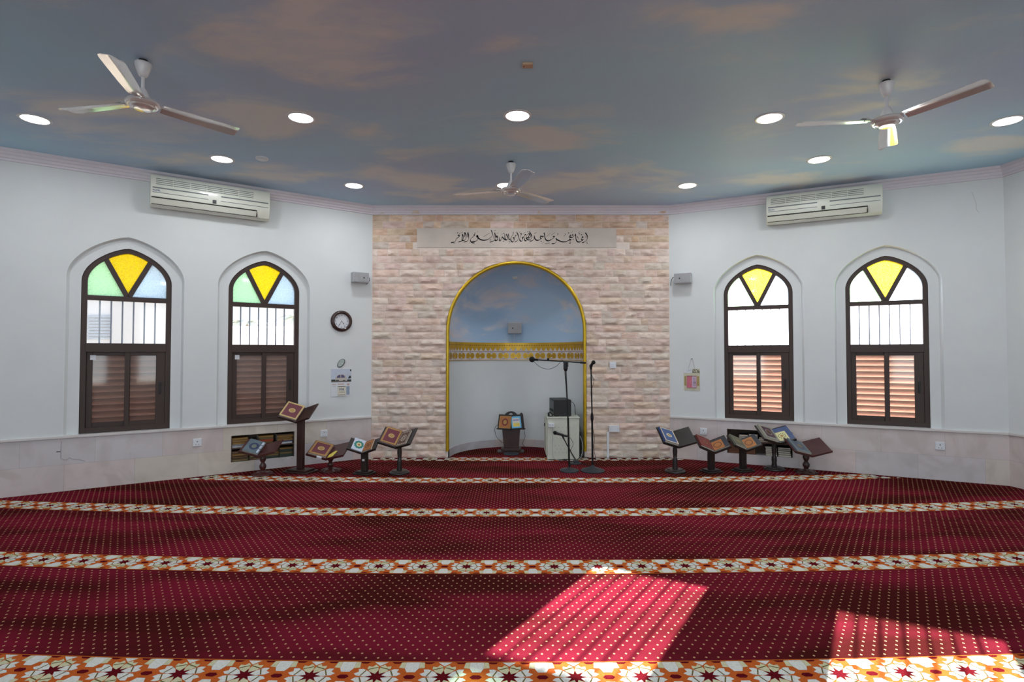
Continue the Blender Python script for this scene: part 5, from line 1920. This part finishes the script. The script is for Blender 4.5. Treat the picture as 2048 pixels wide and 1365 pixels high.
GB = 'books stacked in the left wall alcove'
zl, zu = ALC_L[2], ALC_L[2] + 0.163
A = ALC_L[0]
stack(FL, A + 0.012, A + 0.185, zu, [('white', .018), ('grey', .018), ('dull gold', .022), ('brown gilt', .030), ('dull gold', .020)], 'left stack, left alcove top shelf', GB)
stack(FL, A + 0.195, A + 0.292, zu, [('brown gilt', .026), ('maroon', .024), ('dark brown', .026)], 'narrow second stack, left alcove top shelf', GB)
stack(FL, A + 0.300, A + 0.460, zu, [('dark brown', .024), ('brown gilt', .020), ('red orange', .026), ('olive', .018), ('dull gold', .022)], 'third stack, left alcove top shelf', GB)
stack(FL, A + 0.500, A + 0.682, zu, [('white', .020), ('blue', .014), ('dull gold', .022), ('brown gilt', .022), ('dull gold', .020), ('dark brown', .014)], 'right stack, left alcove top shelf', GB)
stack(FL, A + 0.012, A + 0.190, zl, [('olive', .030), ('dark brown', .032), ('brown gilt', .030), ('dark brown', .028)], 'left stack, left alcove bottom shelf', GB)
stack(FL, A + 0.200, A + 0.360, zl, [('dark brown', .028), ('olive', .030), ('brown gilt', .030), ('olive', .022)], 'second stack, left alcove bottom shelf', GB)
stack(FL, A + 0.370, A + 0.520, zl, [('dark green', .026), ('olive', .028), ('brown gilt', .026), ('dark brown', .028)], 'third stack, left alcove bottom shelf', GB)
stack(FL, A + 0.530, A + 0.682, zl, [('dark green', .034), ('olive', .030), ('dark green', .028), ('brown gilt', .022)], 'right stack, left alcove bottom shelf', GB)
GB = 'books stacked in the right wall alcove'
zl, zu = ALC_R[2], ALC_R[2] + 0.163
A = ALC_R[0]
stack(FR, A + 0.140, A + 0.242, zu, [('black', .020), ('dark blue', .016), ('dark green', .020), ('black', .022)], 'left stack, right alcove top shelf', GB, True)
stack(FR, A + 0.250, A + 0.355, zu, [('maroon', .018), ('black', .016), ('dark blue', .016), ('dark blue', .016), ('black', .024)], 'second stack, right alcove top shelf', GB, True)
stack(FR, A + 0.365, A + 0.480, zu, [('maroon', .018), ('black', .020), ('dark brown', .018)], 'third stack, right alcove top shelf', GB, True)
stack(FR, A + 0.500, A + 0.690, zu, [('black', .020), ('dark brown', .018), ('dark blue', .020)], 'right stack, right alcove top shelf', GB, True)
stack(FR, A + 0.440, A + 0.570, zl, [('black', .024), ('black', .022), ('dark brown', .024), ('black', .024), ('black', .020)], 'left stack, right alcove bottom shelf', GB, True)
stack(FR, A + 0.578, A + 0.722, zl, [('black', .024), ('black', .024), ('black', .022), ('dark brown', .022), ('black', .020)], 'right stack, right alcove bottom shelf', GB, True)
mb = MB(); mb.box(A + 0.014, A + 0.325, 0.02, 0.19, zl + 0.0004, zl + 0.135)
tag(obj('wooden_box', mb, mat('brown_box_wood', (96, 58, 36), 0.55, var=0.25, scale=12), None, FR, bevel=0.004), 'plain brown wooden box on the right alcove bottom shelf', 'box')

# ------------------------------------------------------------------ niche book stand with two books
t = thing('niche_book_stand', 'dark wooden pedestal book stand with round pierced back inside the niche', 'book stand', T(-0.014, 7.68, 0))
mb = MB()
mb.prism([(-0.098, 0.06), (0.108, 0.06), (0.128, 0.325), (-0.122, 0.325)], -0.05, 0.05)
obj('pedestal', mb, M_wood, t, bevel=0.006)
mb = MB()
mb.box(-0.19, 0.185, -0.10, 0.09, 0.0, 0.022); mb.box(-0.135, 0.14, -0.075, 0.075, 0.022, 0.062)
obj('base', mb, M_wood, t, bevel=0.008)
mb = MB()
outer = [(-0.10, 0.40)] + [(0.10 * cos(a), 0.475 + 0.090 * sin(a)) for a in [0 + pi * i / 20 for i in range(21)]][::1]
outer = [(-0.10, 0.34), (0.10, 0.34)] + [(0.10 * cos(pi * i / 20), 0.472 + 0.090 * sin(pi * i / 20)) for i in range(21)]
hole = [(0.032 * cos(2 * pi * i / 20) - 0.002, 0.505 + 0.030 * sin(2 * pi * i / 20)) for i in range(20)]
mb.plate(outer, [hole], 0.045, 0.060)
obj('pierced_back', mb, M_woodblk, t, bevel=0.002)
mb = MB(); mb.prism([(0.125, 0.46), (0.165, 0.46), (0.165, 0.53), (0.145, 0.545), (0.125, 0.53)], 0.03, 0.045); obj('finial', mb, M_woodblk, t)
NV = T(0.0, -0.095, 0.335)
MLn = NV @ RZ(-22) @ RX(74)
MRn = NV @ RZ(22) @ RX(74)
for Mx, x0, x1 in ((MLn, -0.205, 0.0), (MRn, 0.0, 0.205)):
    mb = MB(); mb.box(x0, x1, -0.006, 0.195, -0.016, 0.0); bd = obj('board', mb, M_woodblk, t, Mx, bevel=0.003)
    mb = MB(); mb.box(x0, x1, -0.018, -0.006, -0.016, 0.028); obj('lip', mb, M_woodblk, bd)
WT = T(-0.014, 7.68, 0)
book(WT @ MLn @ T(-0.175, 0.0, EPS), 0.170, 0.170, 0.022, C_orange, 'orange brown book with red rosette on the niche book stand', [('ring', 0.0, 0.04, C_goldp), ('disc', 0.28, 0.30, C_red), ('disc', 0.16, 0.18, C_goldp, 0.0012)], G_BK, spine='right')
book(WT @ MRn @ T(0.012, 0.004, EPS), 0.145, 0.165, 0.010, C_sky, 'light blue booklet with white panel on the niche book stand', [('rect', (0.12, 0.86, 0.12, 0.84), C_ivory), ('rect', (0.16, 0.82, 0.16, 0.42), C_yel, 0.0010), ('rect', (0.18, 0.8, 0.62, 0.74), mat('lilac_print', (150, 140, 200), 0.5), 0.0010)], G_BK)
# loose cable behind it and the round plate before it
mb = MB(); mb.tube(catmull([(-0.15, 7.70, 0.40), (-0.235, 7.72, 0.34), (-0.225, 7.74, 0.22), (-0.155, 7.72, 0.14), (-0.10, 7.78, 0.10)], 6), 0.003, 6)
tag(obj('cable', mb, M_cable), 'thin black cable looping left of the niche book stand', 'cable')
mb = MB(); mb.tube(catmull([(0.16, 7.72, 0.33), (0.185, 7.76, 0.20), (0.15, 7.78, 0.10), (0.22, 7.83, 0.03), (0.36, 7.85, 0.008), (0.42, 7.80, 0.006)], 6), 0.003, 6)
tag(obj('cable', mb, M_cable), 'thin black cable trailing right of the niche book stand to the cabinet', 'cable')
mb = MB(); mb.lathe([(0.105, 0.0), (0.108, 0.008), (0.098, 0.018), (0.03, 0.026), (0.012, 0.03), (0.0, 0.03)], 36, T(-0.01, 7.50, 0))
tag(obj('weighted_base', mb, M_base, smooth=40), 'round dark metal base plate on the carpet before the niche book stand', 'stand base')

# ------------------------------------------------------------------ equipment cabinet and amplifier
t = thing('equipment_cabinet', 'cream perforated metal cabinet at the right side of the niche', 'cabinet', T(0.455, 7.07, 0))
CW, CD, CH = 0.41, 0.52, 0.555
mb = MB(); mb.box(0, CW, 0.0, CD, 0.012, CH - 0.016); obj('body', mb, M_cab, t, bevel=0.004)
mb = MB(); mb.box(-0.008, CW + 0.006, -0.008, CD, CH - 0.016, CH); obj('top_panel', mb, M_cab, t, bevel=0.003)
mb = MB()
for j in range(7):
    for i in range(9):
        if (i + j) % 2 == 0:
            mb.lathe([(0.0045, 0), (0.0045, 0.0012)], 8, T(0.10 + i * 0.024, -0.0012, 0.10 + (0.05 if j > 2 else 0) + j * 0.045) @ RX(-90))
obj('perforation', mb, M_hole, t)
mb = MB(); mb.box(-0.014, -0.001, 0.04, CD - 0.03, 0.06, CH - 0.05)
dr = obj('side_door', mb, M_cab, t, bevel=0.003)
mb = MB(); mb.box(-0.024, -0.014, 0.30, 0.33, 0.40, 0.44); obj('latch', mb, M_dark, dr)
mb = MB(); mb.box(0.015, 0.395, 0.01, CD - 0.01, 0.0, 0.012); obj('plinth', mb, M_dark, t)
so = thing('wall_socket', 'white double socket box fixed on the front of the cream cabinet', 'socket', T(0.505, 7.070, 0.455))
mb = MB(); mb.box(-0.038, 0.038, -0.03, -0.0005, -0.026, 0.026); obj('face_plate', mb, M_white_pl, so, bevel=0.004)
mb = MB()
for s in (-1, 1):
    mb.box(s * 0.018 - 0.002, s * 0.018 + 0.002, -0.031, -0.029, 0.0, 0.008)
    for q in (-1, 1): mb.box(s * 0.018 + q * 0.007 - 0.002, s * 0.018 + q * 0.007 + 0.002, -0.031, -0.029, -0.010, -0.006)
obj('pin_holes', mb, M_acdark, so)
mb = MB(); mb.tube(catmull([(0.522, 7.052, 0.429), (0.522, 7.055, 0.30), (0.515, 7.05, 0.12), (0.54, 7.04, 0.03), (0.62, 7.02, 0.008), (0.68, 7.03, 0.006)], 6), 0.003, 6)
tag(obj('cable', mb, M_cableg), 'thin pale cable running down the cabinet front from the double socket', 'cable')
t = thing('amplifier', 'black box amplifier standing on the cream cabinet', 'amplifier', T(0.548, 7.13, CH) @ RZ(5))
mb = MB(); mb.box(0, 0.225, 0.0, 0.40, 0.006, 0.215); obj('case', mb, M_dark, t, bevel=0.005)
mb = MB(); mb.box(-0.004, 0.0, 0.02, 0.38, 0.03, 0.20); pn = obj('control_panel', mb, mat('dark_green_grey', (54, 62, 64), 0.4), t)
mb = MB()
for i in range(4): mb.lathe([(0.014, 0), (0.012, 0.012), (0.0, 0.012)], 12, T(-0.004, 0.08 + 0.07 * i, 0.07) @ RY(-90))
obj('knob', mb, M_dark, pn)
mb = MB()
for x in (0.02, 0.19):
    for y in (0.03, 0.35): mb.box(x, x + 0.02, y, y + 0.02, 0.0, 0.006)
obj('foot', mb, M_dark, t)
mb = MB(); mb.tube(catmull([(0.765, 7.22, 0.735), (0.80, 7.22, 0.73), (0.825, 7.23, 0.68), (0.835, 7.24, 0.60), (0.838, 7.24, 0.562)], 6), 0.0035, 6)
tag(obj('cable', mb, M_cable), 'black cable arching from the right side of the amplifier', 'cable')
mb = MB()
mb.tube(catmull([(0.475, 7.20, 0.565), (0.490, 7.16, 0.61), (0.510, 7.19, 0.59), (0.525, 7.15, 0.565), (0.47, 7.12, 0.562), (0.50, 7.10, 0.562), (0.53, 7.11, 0.563)], 6), 0.005, 6)
mb.box(0.468, 0.492, 7.17, 7.21, 0.556, 0.60)
tag(obj('cable_plug', mb, M_cable), 'tangle of black plug leads left of the amplifier on the cabinet', 'cable')
for i, (pts, m, lb) in enumerate([
    ([(0.885, 7.16, 0.30), (0.915, 7.14, 0.20), (0.905, 7.10, 0.08), (0.865, 7.06, 0.02), (0.80, 7.02, 0.006)], M_cableg, 'grey cable loop hanging nearest the cabinet right edge'),
    ([(0.885, 7.18, 0.26), (0.905, 7.13, 0.12), (0.855, 7.05, 0.03), (0.77, 7.00, 0.006), (0.70, 6.98, 0.006)], M_cable, 'black cable coming down beside the cabinet onto the carpet'),
    ([(0.70, 7.03, 0.012), (0.64, 7.0, 0.008), (0.60, 7.02, 0.008), (0.66, 7.04, 0.02), (0.74, 7.03, 0.018), (0.84, 7.02, 0.008)], M_cable, 'black cable lying along the front foot of the cabinet'),
    ([(0.92, 7.18, 0.03), (0.97, 7.17, 0.022), (1.03, 7.18, 0.008), (1.10, 7.20, 0.006)], M_cable, 'short black cable lying at the foot of the stone wall'),
    ([(0.84, 6.90, 0.006), (0.90, 6.78, 0.006), (0.96, 6.68, 0.006), (0.93, 6.60, 0.006), (0.94, 6.50, 0.006)], M_cable, 'black cable on the carpet between the short stand and the straight stand')]):
    mb = MB(); mb.tube(catmull(pts, 6), 0.0042, 6)
    tag(obj('cable', mb, m), lb, 'cable')
mb = MB()
mb.lathe([(0.010, 0.0), (0.014, 0.10), (0.020, 0.16), (0.012, 0.34)], 12, T(0.893, 7.19, 0.004))
tag(obj('cable_bundle', mb, M_cable, smooth=50), 'dark bundle of cables tied upright beside the cabinet', 'cable')

# ------------------------------------------------------------------ microphone stands
def mic_parts(parent, p0, p1, r=0.024, body=0.014):
    """p0 tip of the grille, p1 tail"""
    p0, p1 = Vector(p0), Vector(p1)
    d = (p1 - p0).normalized()
    mb = MB(); mb.tube([p0 + d * r * 1.2, p0 + d * (r * 2.0), p1], [body * 1.25, body * 1.2, body * 0.8], 12); b = obj('microphone_body', mb, M_dark, parent, smooth=40)
    mb = MB(); mb.sphere(p0 + d * r, r, 16); obj('microphone_grille', mb, mat('black_foam', (16, 16, 18), 0.9, bump=0.4, bscale=300), parent, smooth=80)
    return b


# boom stand
t = thing('microphone_stand', 'black boom microphone stand with long horizontal arm before the niche', 'microphone stand')
bx0, by0 = 0.668, 6.42
mb = MB(); mb.lathe([(0.112, 0.0), (0.112, 0.012), (0.104, 0.020), (0.03, 0.034), (0.016, 0.045), (0.0, 0.045)], 40, T(bx0, by0, 0)); obj('base', mb, M_base, t, smooth=40)
mb = MB(); mb.tube([(bx0, by0, 0.03), (0.656, by0 + 0.005, 0.62)], 0.0115, 12); mb.tube([(0.656, by0 + 0.005, 0.60), (0.630, by0 + 0.02, 1.205)], 0.0085, 12); obj('pole', mb, M_metalblk, t, smooth=40)
mb = MB(); mb.tube([(0.631, by0 + 0.018, 1.165), (0.630, by0 + 0.02, 1.19), (0.629, by0 + 0.02, 1.272)], [0.013, 0.026, 0.024], 12); mb.box(0.605, 0.66, by0 + 0.0, by0 + 0.04, 1.215, 1.282); obj('clutch', mb, M_metalblk, t, bevel=0.004)
mb = MB(); mb.tube([(0.27, by0 + 0.02, 1.300), (0.865, by0 + 0.02, 1.262)], 0.0072, 10); mb.tube([(0.80, by0 + 0.02, 1.2665), (0.868, by0 + 0.02, 1.262)], 0.0115, 12); mb.sphere((0.425, by0 + 0.02, 1.306), 0.015, 10); obj('boom_arm', mb, M_metalblk, t, smooth=40)
mb = MB(); mb.sphere((0.236, by0 + 0.02, 1.303), 0.034, 18); mb.tube([(0.25, by0 + 0.02, 1.302), (0.31, by0 + 0.02, 1.298)], [0.016, 0.012], 10); obj('microphone', mb, mat('black_windscreen', (18, 18, 20), 0.9, bump=0.4, bscale=300), t, smooth=60)
mb = MB(); mb.tube(catmull([(0.25, by0 + 0.0, 1.285), (0.33, by0 + 0.0, 1.215), (0.43, by0 + 0.0, 1.190), (0.52, by0 + 0.0, 1.225), (0.58, by0 + 0.01, 1.285), (0.60, by0 + 0.01, 1.28), (0.612, by0 + 0.01, 1.20), (0.628, by0 - 0.003, 1.02), (0.645, by0 - 0.012, 0.75), (0.662, by0 - 0.014, 0.45), (0.672, by0 - 0.016, 0.12), (0.69, by0 - 0.02, 0.05)], 6), 0.0028, 6); obj('cable', mb, M_cable, t)
# straight stand
t = thing('microphone_stand', 'black straight upright microphone stand at the right edge of the niche', 'microphone stand')
sx, sy = 0.94, 6.42
mb = MB(); mb.lathe([(0.138, 0.0), (0.140, 0.010), (0.128, 0.018), (0.05, 0.044), (0.022, 0.056), (0.016, 0.07), (0.0, 0.07)], 40, T(sx, sy, 0)); obj('base', mb, M_base, t, smooth=40)
mb = MB(); mb.tube([(sx, sy, 0.05), (sx - 0.004, sy, 0.66)], 0.0115, 12); mb.tube([(sx - 0.004, sy, 0.64), (sx - 0.014, sy, 1.19)], 0.0085, 12); obj('pole', mb, M_metalblk, t, smooth=40)
mb = MB(); mb.tube([(sx - 0.004, sy, 0.58), (sx - 0.004, sy, 0.61), (sx - 0.005, sy, 0.65), (sx - 0.005, sy, 0.68)], [0.012, 0.018, 0.017, 0.010], 12); obj('clutch', mb, M_metalblk, t, smooth=40)
mb = MB(); mb.tube([(sx - 0.014, sy, 1.185), (sx - 0.018, sy - 0.01, 1.215), (sx - 0.010, sy - 0.04, 1.245)], [0.012, 0.017, 0.015], 10); obj('microphone_clip', mb, M_dark, t, smooth=40)
mic_parts(t, (sx + 0.008, sy - 0.10, 1.278), (sx - 0.02, sy + 0.04, 1.225))
mb = MB(); mb.tube(catmull([(sx - 0.02, sy + 0.05, 1.22), (sx - 0.005, sy + 0.012, 1.13), (sx + 0.016, sy - 0.005, 1.05), (sx - 0.001, sy - 0.014, 0.98), (sx - 0.018, sy - 0.012, 0.93), (sx - 0.012, sy - 0.013, 0.8), (sx + 0.004, sy - 0.014, 0.5), (sx + 0.022, sy - 0.01, 0.38), (sx + 0.012, sy - 0.013, 0.28), (sx + 0.034, sy - 0.012, 0.14), (sx + 0.02, sy - 0.02, 0.06)], 6), 0.0028, 6); obj('cable', mb, M_cable, t)
# short stand
t = thing('microphone_stand', 'short slanting microphone stand with silver black arm before the cream cabinet', 'microphone stand')
qx, qy = 0.80, 6.86
mb = MB(); mb.lathe([(0.075, 0.0), (0.075, 0.008), (0.066, 0.014), (0.0, 0.016)], 30, T(qx - 0.01, qy, 0)); mb.box(qx - 0.03, qx + 0.03, qy - 0.03, qy + 0.03, 0.012, 0.036); obj('base', mb, M_base, t, smooth=40)
mb = MB(); mb.tube([(qx + 0.005, qy, 0.03), (0.715, qy, 0.18)], 0.009, 10); obj('lower_tube', mb, M_steel, t, smooth=40)
mb = MB(); mb.tube([(0.722, qy, 0.165), (0.645, qy, 0.312)], 0.0065, 10); mb.tube([(0.72, qy, 0.165), (0.705, qy, 0.197)], 0.0115, 10); obj('upper_tube', mb, M_metalblk, t, smooth=40)
mb = MB(); mb.tube([(0.648, qy, 0.305), (0.632, qy, 0.338), (0.640, qy, 0.352)], [0.010, 0.012, 0.016], 10); obj('microphone_clip', mb, M_dark, t, smooth=40)
mic_parts(t, (0.512, qy - 0.01, 0.392), (0.690, qy, 0.338), 0.025, 0.015)
mb = MB(); mb.tube(catmull([(0.69, qy, 0.338), (0.73, qy - 0.01, 0.315), (0.762, qy - 0.01, 0.25), (0.74, qy - 0.012, 0.19), (0.728, qy - 0.012, 0.15), (0.765, qy - 0.014, 0.08), (0.79, qy - 0.02, 0.045)], 6), 0.0028, 6); obj('cable', mb, M_cable, t)

bpy.context.view_layer.update()
